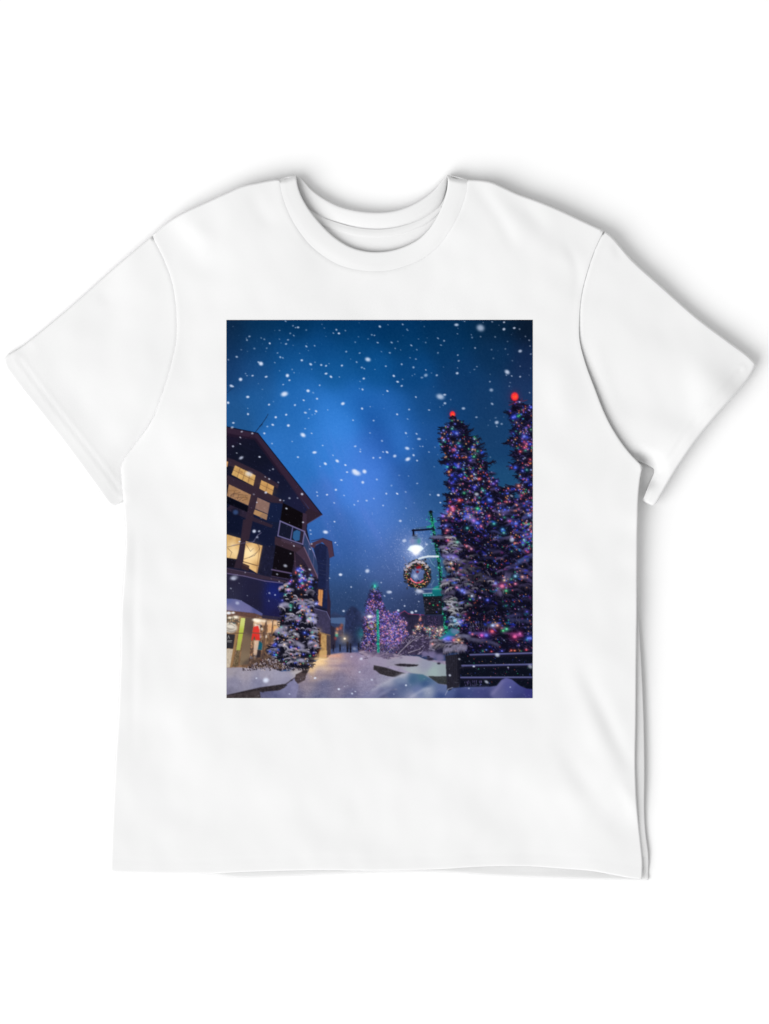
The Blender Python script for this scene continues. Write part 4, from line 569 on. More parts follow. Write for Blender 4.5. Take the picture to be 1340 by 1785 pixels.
def mesh_obj(name, verts, faces, mat, parent=None, smooth=True):
    me = bpy.data.meshes.new(name); me.from_pydata([tuple(v) for v in verts], [], [tuple(f) for f in faces]); me.validate()
    bm = bmesh.new(); bm.from_mesh(me); bmesh.ops.recalc_face_normals(bm, faces=bm.faces); bm.to_mesh(me); bm.free()
    for p in me.polygons: p.use_smooth = smooth
    me.materials.append(mat)
    o = bpy.data.objects.new(name, me); COL.objects.link(o)
    if parent: o.parent = parent
    return o

# ---------------------------------------------------------------- materials
def fabric(name, col, rib=False):
    m = bpy.data.materials.new(name); m.use_nodes = True; nt = m.node_tree; N, L = nt.nodes, nt.links
    b = N['Principled BSDF']; b.inputs['Roughness'].default_value = .92; b.inputs['Specular IOR Level'].default_value = .12
    tc = N.new('ShaderNodeTexCoord')
    mp = N.new('ShaderNodeMapping'); L.new(tc.outputs['Object'], mp.inputs['Vector'])
    n1 = N.new('ShaderNodeTexNoise'); n1.inputs['Scale'].default_value = 900; n1.inputs['Detail'].default_value = 3; L.new(mp.outputs[0], n1.inputs['Vector'])
    w = N.new('ShaderNodeTexWave'); w.inputs['Scale'].default_value = 420 if rib else 700; w.inputs['Distortion'].default_value = 2.0; w.inputs['Detail'].default_value = 2; L.new(mp.outputs[0], w.inputs['Vector'])
    n2 = N.new('ShaderNodeTexNoise'); n2.inputs['Scale'].default_value = 26; n2.inputs['Detail'].default_value = 4; L.new(mp.outputs[0], n2.inputs['Vector'])
    add = N.new('ShaderNodeMath'); add.operation = 'MULTIPLY_ADD'; add.inputs[1].default_value = .35; L.new(w.outputs['Fac'], add.inputs[0]); L.new(n1.outputs['Fac'], add.inputs[2])
    bp = N.new('ShaderNodeBump'); bp.inputs['Strength'].default_value = .16; bp.inputs['Distance'].default_value = .0006; L.new(add.outputs[0], bp.inputs['Height'])
    L.new(bp.outputs[0], b.inputs['Normal'])
    mx = N.new('ShaderNodeMixRGB'); mx.inputs[1].default_value = (*[c*.985 for c in col], 1); mx.inputs[2].default_value = (*col, 1)
    L.new(n2.outputs['Fac'], mx.inputs[0]); L.new(mx.outputs[0], b.inputs['Base Color'])
    return m
WHITE = SHIRT_ALBEDO
M_jersey = fabric('white_cotton_jersey', (WHITE, WHITE, WHITE))
M_rib = fabric('white_rib_knit', (WHITE*.995, WHITE*.995, WHITE*.995), True)
M_tape = fabric('white_neck_tape', (WHITE*.985, WHITE*.985, WHITE*.985))

# ---------------------------------------------------------------- outline curves, in photo pixels
def spline(pts, step=4.0):
    """Catmull-Rom through pts, resampled evenly"""
    p = [np.array(q, float) for q in pts]; p = [2*p[0]-p[1]]+p+[2*p[-1]-p[-2]]; out = []
    for i in range(1, len(p)-2):
        d = np.linalg.norm(p[i+1]-p[i]); k = max(4, int(d))
        t01, t12, t23 = [max(1e-6, np.linalg.norm(p[j+1]-p[j])**.5) for j in (i-1, i, i+1)]
        for u in np.linspace(0, 1, k, endpoint=False):    # centripetal form
            t = t01+u*t12; a0, a1, a2, a3 = 0, t01, t01+t12, t01+t12+t23
            A1 = (a1-t)/(a1-a0)*p[i-1]+(t-a0)/(a1-a0)*p[i]; A2 = (a2-t)/(a2-a1)*p[i]+(t-a1)/(a2-a1)*p[i+1]; A3 = (a3-t)/(a3-a2)*p[i+1]+(t-a2)/(a3-a2)*p[i+2]
            B1 = (a2-t)/(a2-a0)*A1+(t-a0)/(a2-a0)*A2; B2 = (a3-t)/(a3-a1)*A2+(t-a1)/(a3-a1)*A3
            out.append((a2-t)/(a2-a1)*B1+(t-a1)/(a2-a1)*B2)
    out.append(p[-2]); out = np.array(out); ease = lambda t: np.clip(t, 0, 1)**2*(3-2*np.clip(t, 0, 1))
    out[:, 0] += 2.5*ease((out[:, 0]-1200)/100)-2.5*ease((330-out[:, 0])/130)
    L = np.r_[0, np.cumsum(np.linalg.norm(np.diff(out, axis=0), axis=1))]; n = max(2, int(round(L[-1]/step)))
    s = np.linspace(0, L[-1], n+1)
    return np.c_[np.interp(s, L, out[:, 0]), np.interp(s, L, out[:, 1])]

sh_l = spline([(266,410.6),(287,391),(323,369),(358.6,353),(394,337),(423,324.5),(450,318.5),(470,314.6),(487,312)])
sh_r = spline([(814.5,313),(835,314),(856,317.5),(876,326),(902,338),(935.5,350),(972.5,365),(1009,382),(1039,396),(1052.7,402)])
end_l = spline([(487,312),(498,311.2),(507,308.6),(515,306)]); end_r = spline([(780,305),(789,309),(800,311.4),(814.5,313)])
neck_back = spline([(515,306),(524.6,311.7),(543,330.5),(565,346),(590,358.7),(618.6,366.5),(653,370),(681,368.4),(706,362),(734.6,347.7),(756.5,331),(771,314),(780,305)])
neck_in = spline([(515,306),(516.4,316),(518.6,327),(524.6,343.5),(537,365),(556,389),(581,413.5),(609,431),(634,438.6),(659,440.4),(684.5,437.4),(709.5,429),(731.5,416.7),(750,398),(763,377),(772,357),(778.5,337),(781,319.5),(780,305)])
neck_out = spline([(487,312),(489.5,330.5),(496,354),(507,380),(521.5,404),(540,427),(565,447.5),(590,461.5),(618.6,470),(653,473.5),(678,471.5),(709.5,463),(738,450),(763,430),(781.6,405),(797,377.5),(808,350),(813.5,331),(814.5,313)])
seam_l = spline([(266,410.6),(276,430),(287,453.6),(297,480),(303,504),(308,547),(307.7,590),(299.4,633),(287,676),(270.7,722.6)])
fold_l = spline([(270.7,722.6),(260,742),(247,760),(232,780),(220,797),(213,815),(213.5,830),(215,848),(217,876)])
seam_r = spline([(1052.7,402),(1039,430),(1028,459.7),(1014,511.5),(1009.5,556),(1010,593),(1020,633.5),(1035,674),(1054,722),(1072,755.5),(1094.5,787),(1119.8,814)])
side_l = spline([(217,876),(219.5,904),(220.5,949),(216.5,1017),(213.5,1066),(211.5,1162),(207,1263),(202,1344),(197,1453),(194.5,1521)])
side_rf = spline([(1119.8,814),(1116,832),(1112.5,865),(1111,916),(1110.5,980),(1110,1058),(1109,1130),(1108,1260),(1107,1330),(1109,1390),(1112.5,1430),(1117,1470),(1120,1500),(1119.5,1533)])
side_rb = spline([(1119.8,814),(1116,832),(1112.5,865),(1111,916),(1110.6,980),(1112,1058),(1118,1160),(1122,1250),(1123.5,1330),(1123.5,1420),(1126,1455),(1130.5,1490),(1130.6,1535)])
hem_f = spline([(194.5,1521),(250,1522.4),(329,1523.6),(366.5,1523.6),(422,1521),(553,1517.5),(660,1518.6),(772,1515.6),(809,1513),(869,1510.4),(921,1510.8),(977,1514.5),(1033,1519),(1067,1525),(1100,1531),(1119.5,1533)])
hem_b = spline([(194.5,1521),(250,1522),(340,1523.5),(366,1525),(411,1529.8),(478,1528.7),(590,1523.8),(680,1521),(772,1521),(865,1526.8),(958,1530.5),(1033,1533),(1130.6,1535)])
slv_lt = spline([(266,410.6),(240,433),(197,470),(120,538.5),(60,588),(36,606),(22,614),(12,621),(8.4,630),(11.5,640)])
slv_lc = spline([(11.5,640),(36,673),(64,708),(118,777),(160,834),(190,876)])
slv_le = spline([(190,876),(196,880.5),(203,879.5),(215,874)])
slv_lu = spline([(215,874),(229,852),(230,822),(240,803),(262,774),(288,728),(304,682),(317,635),(325,591),(325,547),(320,501),(304,449),(282,410)])
slv_rt = spline([(1052.7,402),(1065,411),(1102,453),(1157,502.5),(1213,552),(1268,595),(1300,619),(1316,635)])
slv_rc = spline([(1316,635),(1306,654),(1292,673),(1242.5,730),(1205.5,778),(1176,822),(1153.7,860),(1144.5,876),(1137.8,882)])
slv_re = spline([(1137.8,882),(1128,878),(1119.8,872)])
slv_ru = spline([(1119.8,872),(1126,857),(1133,840),(1139,826),(1140,818),(1132,812),(1116,805),(1098,801),(1074,796),(1054,772),(1030,724),(1012,680),(997,636),(992,593),(992,556),(997,507),(1011,455),(1034,406)])
hemline_r = spline([(1289,645),(1281,655),(1235,704.5),(1205,742),(1176,783),(1152,820),(1134,850),(1122,872)])
hemline_l = spline([(33,625),(82,690),(134,756),(178,812),(212,858)])

def seg_dist(X, Y, line, along=False, reach=130):
    d = np.full(X.shape, 1e9); T = np.zeros(X.shape)
    lo, hi = line.min(0), line.max(0)
    near = (X > lo[0]-reach) & (X < hi[0]+reach) & (Y > lo[1]-reach) & (Y < hi[1]+reach)
    idx = np.nonzero(near)[0]
    for a in range(0, len(idx), 4000):
        q = idx[a:a+4000]; x = X[q][:, None]; y = Y[q][:, None]
        x0, y0 = line[:-1, 0], line[:-1, 1]; dx, dy = np.diff(line[:, 0]), np.diff(line[:, 1]); L = dx*dx+dy*dy+1e-9
        t = np.clip(((x-x0)*dx+(y-y0)*dy)/L, 0, 1)
        D = (x-x0-t*dx)**2+(y-y0-t*dy)**2; k = D.argmin(1); ar = np.arange(len(q))
        d[q] = np.sqrt(D[ar, k]); T[q] = (k+t[ar, k])/len(dx)
    return (d, T) if along else d

def in_poly(X, Y, line):
    m = np.zeros(X.shape, bool); n = len(line)
    for i in range(n):
        x0, y0 = line[i]; x1, y1 = line[(i+1) % n]
        if y0 == y1: continue
        m ^= ((y0 > Y) != (y1 > Y)) & (X < (x1-x0)*(Y-y0)/(y1-y0)+x0)
    return m

# ---------------------------------------------------------------- how high the cloth lies, in millimetres
PLATEAU = [(470,340,21),(600,500,15),(700,500,15),(820,335,19),(350,380,20),(300,430,13),(1030,410,19),(940,370,20),(880,340,20),(410,345,22),(25,632,6),(150,540,8),(110,770,6),(205,870,6),(290,600,12),(1310,636,17),(1200,540,16),(1100,460,18),(1250,725,28),(1205,778,28),(1140,870,26),(1180,700,19),(1165,840,27),
 (985,560,18),(1000,680,19),(1060,780,21),(1100,830,22),(225,905,6),(1108,870,22),(1108,950,20),(1106,1020,18),(660,700,16),(660,1000,15),(400,700,15),(920,700,17),(215,1100,6),(215,1300,6),(200,1500,5),(1105,1100,16),(1105,1300,15),(1118,1500,9),(660,1500,5),(400,1510,5),(900,1500,6),(660,1250,11),(400,1250,10),(950,1250,13)]
# folds: (points, half width px, height mm; negative is a valley)
FOLDS = [([(1009,1158),(1050,1240),(1084,1310),(1107,1352)], 15, -1.7), ([(985,1140),(1025,1235),(1062,1320),(1098,1390)], 24, 1.5), ([(965,1285),(1010,1350),(1050,1410),(1078,1445)], 20, -1.2), ([(930,1270),(985,1360),(1040,1440),(1070,1490)], 26, .9), ([(1080,1360),(1104,1405),(1112,1440)], 12, 1.2),
 ([(822,318),(845,345),(870,380),(900,440)], 13, -1.2), ([(850,330),(890,380),(940,425),(1000,462)], 20, 1.1), ([(890,345),(925,372),(955,405)], 15, -.9), ([(985,420),(1006,470),(1004,520)], 9, -.7),
 ([(1036,585),(1046,640),(1064,690),(1088,740)], 14, .8), ([(1100,520),(1160,620),(1190,720)], 40, -1.2), ([(1190,600),(1225,660),(1235,700)], 22, .8), ([(1070,420),(1078,440),(1082,452)], 8, -.8), ([(1150,800),(1180,745)], 12, .6),
 ([(237,900),(236,1000),(234,1150),(233,1320)], 8, -.6), ([(226,930),(222,1010)], 9, .6), ([(224,1030),(240,1130)], 14, -.5),
 ([(262,738),(240,772),(222,800)], 9, -.9), ([(250,650),(225,740),(195,800)], 26, .7), ([(80,640),(150,720),(190,790)], 24, -.7), ([(30,622),(60,600)], 12, -.9), ([(180,500),(190,530)], 14, -.6), ([(320,440),(360,470),(400,480)], 22, -.6), ([(330,395),(380,420)], 16, .6), ([(440,330),(452,365),(480,400)], 14, -.7),
 ([(320,560),(330,640),(345,720)], 24, -.6), ([(300,690),(340,700),(400,680)], 18, -.6), ([(560,480),(620,500),(700,505)], 24, -.5), ([(860,420),(940,470),(990,540)], 34, .7), ([(300,800),(340,850),(380,940)], 30, -.5), ([(340,1010),(330,1100)], 40, -.5), ([(250,1250),(300,1380),(330,1480)], 40, -.5), ([(700,1260),(760,1380)], 60, -.5), ([(480,1290),(460,1440)], 50, .5), ([(860,1300),(900,1430)], 46, -.7), ([(560,1420),(700,1440),(820,1400)], 40, .5), ([(1000,900),(1040,1050),(1060,1130)], 30, .6), ([(975,620),(985,760)], 22, .7)]
FOLDS = [(spline(p, 8), w, h) for p, w, h in FOLDS]
_rng = np.random.default_rng(5)
WAVES = [(_rng.uniform(0, 6.28), _rng.uniform(0, 6.28), _rng.uniform(60, 190)) for _ in range(14)]+[(_rng.uniform(0, 6.28), _rng.uniform(0, 6.28), _rng.uniform(40, 64)) for _ in range(3)]

def plateau(X, Y):
    num = 0; den = 0
    for px, py, h in PLATEAU:
        w = ((X-px)**2+(Y-py)**2+900)**-1.7; num = num+w*h; den = den+w
    return num/den

def ztop(X, Y):
    z = plateau(X, Y)
    for line, w, h in FOLDS:
        d, t = seg_dist(X, Y, line, True); z = z+h*np.exp(-(d/w)**2)*(.12+.88*np.sin(math.pi*np.clip(t, 0, 1))**.8)
    for ang, ph, wl in WAVES:
        z = z+wl/190*.14*np.sin((X*math.cos(ang)+Y*math.sin(ang))*2*math.pi/wl+ph+1.3*np.sin((X*math.sin(ang)-Y*math.cos(ang))*2*math.pi/(wl*2.3)))
    for line, dep, welt in ((seam_l, .12, .14), (seam_r, .03, .16), (neck_out, .10, .12)):   # a stitched seam: a thread-thin ditch beside a small welt
        d = seg_dist(X, Y, line); z = z-dep*np.exp(-(d/2.2)**2)+welt*np.exp(-((d-5)/3.0)**2)
    for line in (hemline_l, hemline_r):
        d = seg_dist(X, Y, line); k = .34 if line is hemline_l else .6; z = z-k*np.exp(-(d/2.6)**2)+k*np.exp(-((d-6)/3.5)**2)
    d = seg_dist(X, Y, hem_f); z = z-.16*np.exp(-((d-22)/2.5)**2)
    return z

def edge_z(X, Y): return plateau(X, Y)*.52
def smooth(t): t = np.clip(t, 0, 1); return t*t*(3-2*t)

def roll(z, d, r, ze):
    t = np.clip(d/r, 0, 1); return np.minimum(z, ze+(z-ze)*np.sqrt(np.clip(1-(1-t)**2, 0, 1)))

def front_z(X, Y):
    z = ztop(X, Y); ze = edge_z(X, Y)
    z = roll(z, seg_dist(X, Y, sh_l), 2.5, ze); z = roll(z, seg_dist(X, Y, sh_r), 2.5, ze)
    z = roll(z, seg_dist(X, Y, side_l), 1.6, ze); z = roll(z, seg_dist(X, Y, side_rf), 1.8, np.where((Y > 1000), np.maximum(ze, z-2.0*smooth((Y-1000)/80)-(z-ze)*(1-smooth((Y-1000)/80))), ze))
    z = z-np.where(in_poly(X, Y, neck_out), 1.3*smooth(seg_dist(X, Y, neck_out)/3), 0)   # the part sewn under the collar
    z = roll(z, seg_dist(X, Y, hem_f), 3, z-.8)
    z = roll(z, seg_dist(X, Y, seam_r), 1.5, z-1.2*smooth((Y-600)/170)); z = roll(z, seg_dist(X, Y, fold_l), 12, z-2.2*smooth((Y-715)/60))
    return z

def cloud(outline, step, rings=(1.2, 2.6, 4.6, 7.5)):
    """points filling an outline: closely spaced rings along the edge, a lattice inside"""
    o = outline; n = np.roll(o, -1, 0)-np.roll(o, 1, 0); n = np.c_[-n[:, 1], n[:, 0]]; n /= np.linalg.norm(n, axis=1)[:, None]+1e-9
    area = .5*np.sum(o[:, 0]*np.roll(o[:, 1], -1)-np.roll(o[:, 0], -1)*o[:, 1])
    if area < 0: n = -n
    closed = np.r_[o, o[:1]]; pts = []
    for r in rings:
        q = o+n*r; ok = in_poly(q[:, 0], q[:, 1], o); q = q[ok]
        d = seg_dist(q[:, 0], q[:, 1], closed); pts.append(q[d > r*.9])
    lo, hi = o.min(0), o.max(0)
    gx, gy = np.meshgrid(np.arange(lo[0], hi[0], step), np.arange(lo[1], hi[1], step*.866)); gx = gx+(np.arange(gx.shape[0]) % 2)[:, None]*step*.5
    q = np.c_[gx.ravel(), gy.ravel()]; q = q[in_poly(q[:, 0], q[:, 1], o)]
    d = seg_dist(q[:, 0], q[:, 1], closed); pts.append(q[d > rings[-1]+step*.6])
    return np.concatenate(pts)

def triangulate(outline, step=5.0, rings=(1.2, 2.6, 4.6, 7.5)):
    keep = [0]
    for i in range(1, len(outline)):
        if np.linalg.norm(outline[i]-outline[keep[-1]]) > .5: keep.append(i)
    o = outline[keep]
    if np.linalg.norm(o[0]-o[-1]) < .5: o = o[:-1]
    n = len(o); pts = np.r_[o, cloud(o, step, rings)]
    v, e, f, *_ = geometry.delaunay_2d_cdt([Vector(p) for p in pts.tolist()], [(i, (i+1) % n) for i in range(n)], [], 0, 1e-4)
    v = np.array([(p.x, p.y) for p in v])
    f = [t for t in f if len(t) == 3]
    c = np.array([v[list(t)].mean(0) for t in f]); ok = in_poly(c[:, 0], c[:, 1], o)
    f = [t for t, k in zip(f, ok) if k]
    return v, f, n

def join(*curves): return np.concatenate([c[:-1] for c in curves])

# ---------------------------------------------------------------- the shirt
shirt = bpy.data.objects.new('t_shirt', None); shirt.empty_display_size = .1; COL.objects.link(shirt)
shirt['label'] = 'white short sleeved crew neck t-shirt with a snowy night village picture on its chest'
shirt['category'] = 't-shirt'

# front panel: one sheet with a small turned edge
neck_hid = neck_out+6*(lambda g: g/np.linalg.norm(g, axis=1)[:, None])(np.array([655, 330.])-neck_out)*np.clip(np.minimum(np.arange(len(neck_out)), np.arange(len(neck_out))[::-1])/8., 0, 1)[:, None]
out_f = join(sh_l, neck_hid, sh_r, seam_r, side_rf, hem_f[::-1], side_l[::-1], fold_l[::-1], seam_l[::-1])
v, f, n = triangulate(out_f, 5.0)
z = front_z(v[:, 0], v[:, 1])
verts = [P3(x, y, h) for (x, y), h in zip(v, z)]; faces = list(f)
cen = v[:n].mean(0); base = len(verts)
nrm = np.roll(v[:n], -1, 0)-np.roll(v[:n], 1, 0); nrm = np.c_[-nrm[:, 1], nrm[:, 0]]; nrm /= np.linalg.norm(nrm, axis=1)[:, None]+1e-9
if not in_poly(v[:n][::7, 0]+nrm[::7, 0]*.6, v[:n][::7, 1]+nrm[::7, 1]*.6, v[:n]).mean() > .5: nrm = -nrm
for i in range(n): verts.append(P3(v[i, 0]+nrm[i, 0]*.8, v[i, 1]+nrm[i, 1]*.8, z[i]-1.1))
for i in range(n): j = (i+1) % n; faces.append((i, j, base+j, base+i))
front = mesh_obj('front_panel', verts, faces, M_jersey, shirt)

# back panel: the lower sheet, its rim meeting the front at the shoulders and sides
out_b = join(sh_l, end_l, neck_back, end_r, sh_r, seam_r, side_rb, hem_b[::-1], side_l[::-1], fold_l[::-1], seam_l[::-1])
def back_z(X, Y):
    rim = np.minimum.reduce([seg_dist(X, Y, c) for c in (sh_l, sh_r, side_l, side_rb, end_l, end_r, neck_back, seam_l, fold_l, seam_r)])
    ze = edge_z(X, Y)-.35; floor = 1.2+1.6*np.exp(-(rim/60)**2)
    z = floor+(ze-floor)*(1-smooth(rim/26))
    # inside the neck the back stands up towards its ribbed collar
    neck = seg_dist(X, Y, neck_back); z = z+np.where((Y > 330) & (Y < 520), 8.5*np.exp(-((neck-46)/60)**2)*smooth(neck/34), 0)
    # beside the lower right edge the back runs out flat past the front's edge
    d = seg_dist(X, Y, side_rb); flat = smooth((Y-1040)/80)*(X > 1060)
    z = np.where(X > 1060, z*(1-flat)+flat*(plateau(X, Y)*.62-1.5+1.2*smooth(d/8)), z)
    dh = seg_dist(X, Y, hem_b); z = np.where(dh < 40, np.minimum(z, 1.0+z*smooth(dh/40)*.6)+1.9*(1-smooth(dh/15)), z)
    return z
v, f, n = triangulate(out_b, 7.0, (2, 5, 9))
z = back_z(v[:, 0], v[:, 1])
verts = [P3(x, y, h) for (x, y), h in zip(v, z)]; faces = list(f); base = len(verts)
for i in range(n): verts.append(P3(v[i, 0]+(0 if i else 0), v[i, 1], max(.25, z[i]-.9)))
for i in range(n): j = (i+1) % n; faces.append((i, j, base+j, base+i))
back = mesh_obj('back_panel', verts, faces, M_jersey, shirt)

# sleeves: closed flattened tubes, tucked a little under the body at the armhole
def sleeve(top, cuff, end, under, body_edges, sink, seam_drop, rad):
    o = join(top, cuff, end, under)
    v, f, n = triangulate(np.r_[o, under[-1:]], 5.0)
    X, Y = v[:, 0], v[:, 1]
    z = ztop(X, Y); ze = edge_z(X, Y)
    ins = in_poly(X, Y, out_f)
    dseam = np.minimum.reduce([seg_dist(X, Y, c, reach=600) for c in body_edges])
    z = z-np.where(ins, .7+sink*smooth(dseam/9), .1)
    z = z-seam_drop(X, Y, np.where(ins, 0, dseam))
    for c, q in ((top, 3), (cuff, rad), (end, rad)): z = roll(z, seg_dist(X, Y, c), q, np.minimum(ze, z-.8))
    z = np.maximum(z, 2.6)
    rim = np.minimum.reduce([seg_dist(X, Y, c) for c in (top, cuff, end)])
    zb = 1.0+(ze-1.0)*(1-smooth(rim/18)); zb = np.maximum(.3, np.minimum(zb, z-.8))
    verts = [P3(x, y, h) for (x, y), h in zip(v, z)]; k = len(verts)
    verts += [P3(x, y, h) for (x, y), h in zip(v, zb)]
    faces = list(f)+[tuple(k+i for i in reversed(t)) for t in f]+[(i, (i+1) % n, k+(i+1) % n, k+i) for i in range(n)]
    return mesh_obj('sleeve', verts, faces, M_jersey, shirt)
armpit = spline([(1136,832),(1139,822),(1130,811),(1116,806)])
slL = sleeve(slv_lt, slv_lc, slv_le, slv_lu, (seam_l, fold_l), 3.0, lambda X, Y, d: 2.4*smooth((Y-690)/70)*np.exp(-(d/22)**2), 1.6)
slR = sleeve(slv_rt, slv_rc, slv_re, slv_ru, (seam_r, side_rf), 3.0, lambda X, Y, d: 6.5*smooth((Y-520)/200)*np.exp(-(d/130)**2)+9.0*np.exp(-(seg_dist(X, Y, armpit)/17)**2), 4)

# collar: one ribbed band running round the neck
def resample(c, n):
    L = np.r_[0, np.cumsum(np.linalg.norm(np.diff(c, axis=0), axis=1))]; s = np.linspace(0, L[-1], n)
    return np.c_[np.interp(s, L, c[:, 0]), np.interp(s, L, c[:, 1])]
NC, MC = 220, 14
a, b = resample(neck_out, NC), resample(neck_in, NC)
verts, faces = [], []
us = np.linspace(0, 1, MC)
G = np.array([a*(1-u)+b*u for u in us])                            # MC x NC x 2
fx, fy = G[..., 0].ravel(), G[..., 1].ravel()
zz = front_z(fx, fy).reshape(MC, NC)
dsh = np.minimum(seg_dist(fx, fy, np.r_[end_l]), seg_dist(fx, fy, np.r_[end_r])).reshape(MC, NC)
ez = edge_z(fx, fy).reshape(MC, NC)
zc = plateau(fx, fy).reshape(MC, NC); zt0 = ztop(a[:, 0], a[:, 1])
for k, u in enumerate(us):
    h = zc[k]+(zt0-zc[0])*(1-smooth(u/.5))+.06+.4*math.sin(math.pi*min(1, u*1.05))**.6-.12*math.exp(-((u-0.0)/.07)**2)-.16*math.exp(-((u-.14)/.05)**2)
    t = np.clip(dsh[k]/10, 0, 1); h = ez[k]+(h-ez[k])*np.sqrt(1-(1-t)**2)
    for i in range(NC): verts.append(P3(G[k, i, 0], G[k, i, 1], h[i]))
for k in range(2):                                                 # the inner edge turns down into the neck
    off = (b-a)/np.linalg.norm(b-a, axis=1)[:, None]
    for i in range(NC):
        q = verts[(MC-1)*NC+i]; s = (.9, -1.5)[k]
        verts.append((q[0]+off[i, 0]*s*S, q[1]-off[i, 1]*s*S, max(.002, q[2]-(.0010, .0026)[k])))
R = MC+2
for k in range(R-1):
    for i in range(NC-1): faces.append((k*NC+i, k*NC+i+1, (k+1)*NC+i+1, (k+1)*NC+i))
# back half of the band, seen inside the neck, with its outer face going down behind
seam_in = spline([(515,306),(520,330),(534,360),(559,376.5),(584,386),(615.5,394.5),(640.6,398),(672,398),(706,391.6),(738,379),(766,358),(777,330),(780,305)])
a2, b2 = resample(neck_back, NC), resample(seam_in, NC)
base = len(verts); MB_ = 10; rows = []
ezb = edge_z(a2[:, 0], a2[:, 1]); mid = np.sin(np.linspace(0, math.pi, NC))**.5
for k in range(-3, MB_):
    u = k/(MB_-1)
    if k < 0:
        q = a2+(b2-a2)*.03*(3+k if k > -3 else 1); h = np.maximum(.4, np.array([{-3: .4, -2: 4.0, -1: 10.0}[k]]*NC)*mid+ezb*(1-mid)*.6)
        h = np.minimum(h, 3.0+11.0*mid)
    else:
        q = a2*(1-u)+b2*u; top = ezb*(1-mid)+14*mid; low = ezb*(1-mid)+10.5*mid
        h = top*(1-u)+low*u+.9*np.sin(math.pi*u)*mid
        if k == 0: h = h-1.0*mid
        if k == MB_-1: h = h-.8*mid
    for i in range(NC): verts.append(P3(q[i, 0], q[i, 1], h[i]))
    rows.append(k)
for k in range(len(rows)-1):
    for i in range(NC-1): faces.append((base+k*NC+i, base+k*NC+i+1, base+(k+1)*NC+i+1, base+(k+1)*NC+i))
collar = mesh_obj('collar', verts, faces, M_rib, shirt)

# tape sewn over the back neck seam
t0 = resample(spline([(531,361),(559,377.6),(584,387),(615.5,395.8),(640.6,399.4),(672,399.4),(706,393),(738,380.4),(768,360)]), 120)
t1 = resample(spline([(533,374),(556,392),(590,404.5),(622,412),(653,414.5),(684,412.6),(716,403),(745,390),(770,368)]), 120)
verts, faces = [], []; MT = 8; mid = np.sin(np.linspace(0, math.pi, 120))**.5
for k in range(MT):
    u = k/(MT-1); q = t0*(1-u)+t1*u
    h = back_z(q[:, 0], q[:, 1]); h = np.maximum(h+.5, (10.8-1.8*u))+.5*math.sin(math.pi*u)-(.7 if k == MT-1 else 0)
    for i in range(120): verts.append(P3(q[i, 0], q[i, 1], h[i]))
for k in range(MT-1):
    for i in range(119): faces.append((k*120+i, k*120+i+1, (k+1)*120+i+1, (k+1)*120+i))
tape = mesh_obj('neck_tape', verts, faces, M_tape, shirt)

# ---------------------------------------------------------------- the print: a thin ink layer on the front panel
img = paint()
lin = np.where(img <= .04045, img/12.92, ((img+.055)/1.055)**2.4)/INK_LIGHT
xs = PX0+np.linspace(0, PW-.4, PW); ys = PY0+np.linspace(0, PH, PH)
gx, gy = np.meshgrid(xs, ys); X, Y = gx.ravel(), gy.ravel()
z = ztop(X, Y)+.30
co = np.empty((PW*PH, 3)); co[:, 0] = (X-CX)*S; co[:, 1] = (CY-Y)*S; co[:, 2] = z*.001
me = bpy.data.meshes.new('print')
idx = np.arange(PW*PH).reshape(PH, PW)
quads = np.stack([idx[:-1, :-1], idx[1:, :-1], idx[1:, 1:], idx[:-1, 1:]], -1).reshape(-1, 4)
me.vertices.add(PW*PH); me.vertices.foreach_set('co', co.ravel())
me.loops.add(len(quads)*4); me.loops.foreach_set('vertex_index', quads.ravel().astype(np.int32))
me.polygons.add(len(quads)); me.polygons.foreach_set('loop_start', (np.arange(len(quads))*4).astype(np.int32))
me.update(calc_edges=True); me.polygons.foreach_set('use_smooth', np.ones(len(quads), bool))
at = me.color_attributes.new('ink', 'FLOAT_COLOR', 'POINT')
at.data.foreach_set('color', np.c_[lin.reshape(-1, 3), np.ones(PW*PH)].astype(np.float32).ravel())
m = bpy.data.materials.new('printed_ink'); m.use_nodes = True; nt = m.node_tree
b = nt.nodes['Principled BSDF']; b.inputs['Roughness'].default_value = .95; b.inputs['Specular IOR Level'].default_value = 0
an = nt.nodes.new('ShaderNodeAttribute'); an.attribute_name = 'ink'; nt.links.new(an.outputs['Color'], b.inputs['Base Color'])
me.materials.append(m)
pr = bpy.data.objects.new('print', me); COL.objects.link(pr); pr.parent = shirt
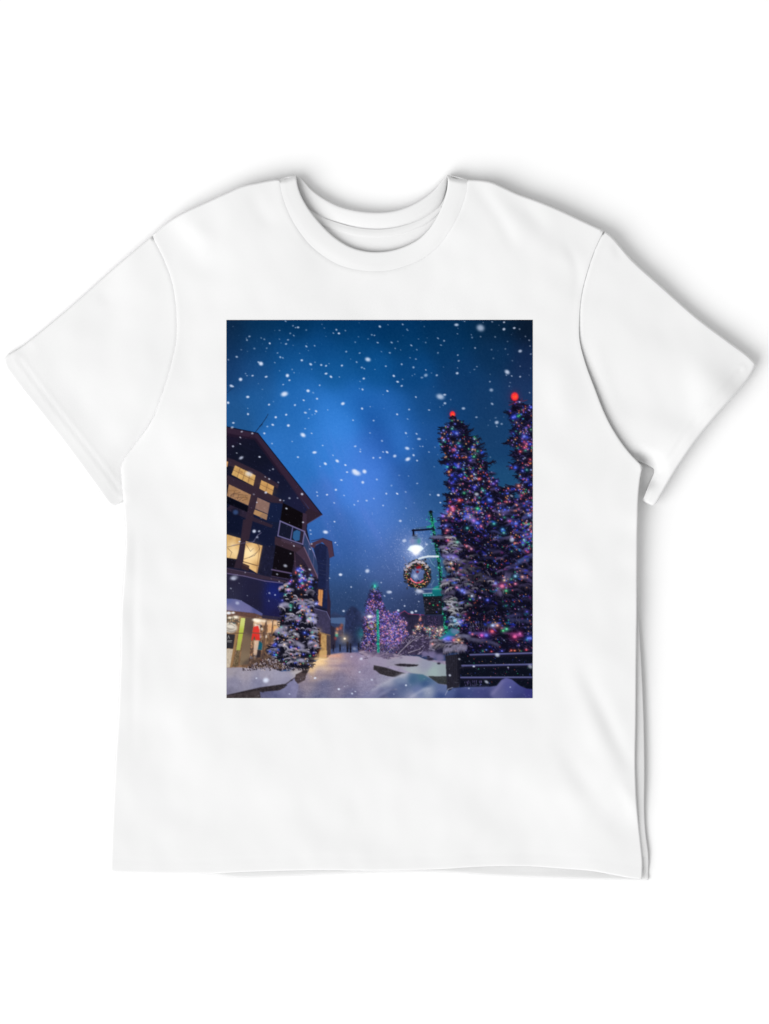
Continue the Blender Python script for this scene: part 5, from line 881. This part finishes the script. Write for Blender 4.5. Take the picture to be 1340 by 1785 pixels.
pr['label'] = 'rectangular colour picture of a snowy street at night with lit spruces and a timber lodge'

# ---------------------------------------------------------------- white surface it lies on
m = bpy.data.materials.new('white_paper'); m.use_nodes = True; nt = m.node_tree; b = nt.nodes['Principled BSDF']
b.inputs['Roughness'].default_value = .9; b.inputs['Specular IOR Level'].default_value = .05
nz = nt.nodes.new('ShaderNodeTexNoise'); nz.inputs['Scale'].default_value = 40; mx = nt.nodes.new('ShaderNodeMixRGB')
mx.inputs[1].default_value = (.915, .915, .915, 1); mx.inputs[2].default_value = (.925, .925, .925, 1); nt.links.new(nz.outputs['Fac'], mx.inputs[0]); nt.links.new(mx.outputs[0], b.inputs['Base Color'])
g = 6.0
surf = mesh_obj('backdrop', [(-g, -g, 0), (g, -g, 0), (g, g, 0), (-g, g, 0)], [(0, 1, 2, 3)], m, None, False)
surf['kind'] = 'structure'; surf['label'] = 'plain white surface under the t-shirt'

# ---------------------------------------------------------------- light, world, camera
def area(name, direction, dist, size, power):
    d = Vector(direction).normalized(); l = bpy.data.lights.new(name, 'AREA'); l.shape = 'DISK'; l.size = size; l.energy = power
    o = bpy.data.objects.new(name, l); o.location = d*dist; o.rotation_euler = d.to_track_quat('Z', 'Y').to_euler(); COL.objects.link(o); return o
area('softbox_lamp', KEY_DIR, KEY_DIST, KEY_SIZE, KEY_POWER)
w = bpy.data.worlds.new('World'); scene.world = w; w.use_nodes = True
bg = w.node_tree.nodes['Background']; bg.inputs[0].default_value = (1, 1, 1, 1); bg.inputs[1].default_value = FILL
cam = bpy.data.cameras.new('camera'); co_ = bpy.data.objects.new('camera', cam); COL.objects.link(co_)
H = 6.0; co_.location = (0, 0, H); cam.sensor_fit = 'VERTICAL'; cam.sensor_height = 36
cam.lens = 36*(H-.012)/(1785*S); cam.clip_end = 100; cam.clip_start = .1
scene.camera = co_
scene.render.engine = 'CYCLES'; scene.cycles.max_bounces = 6
vs = scene.view_settings; vs.view_transform = 'Standard'; vs.look = 'None'; vs.exposure = 0; vs.gamma = 1; vs.use_curve_mapping = False
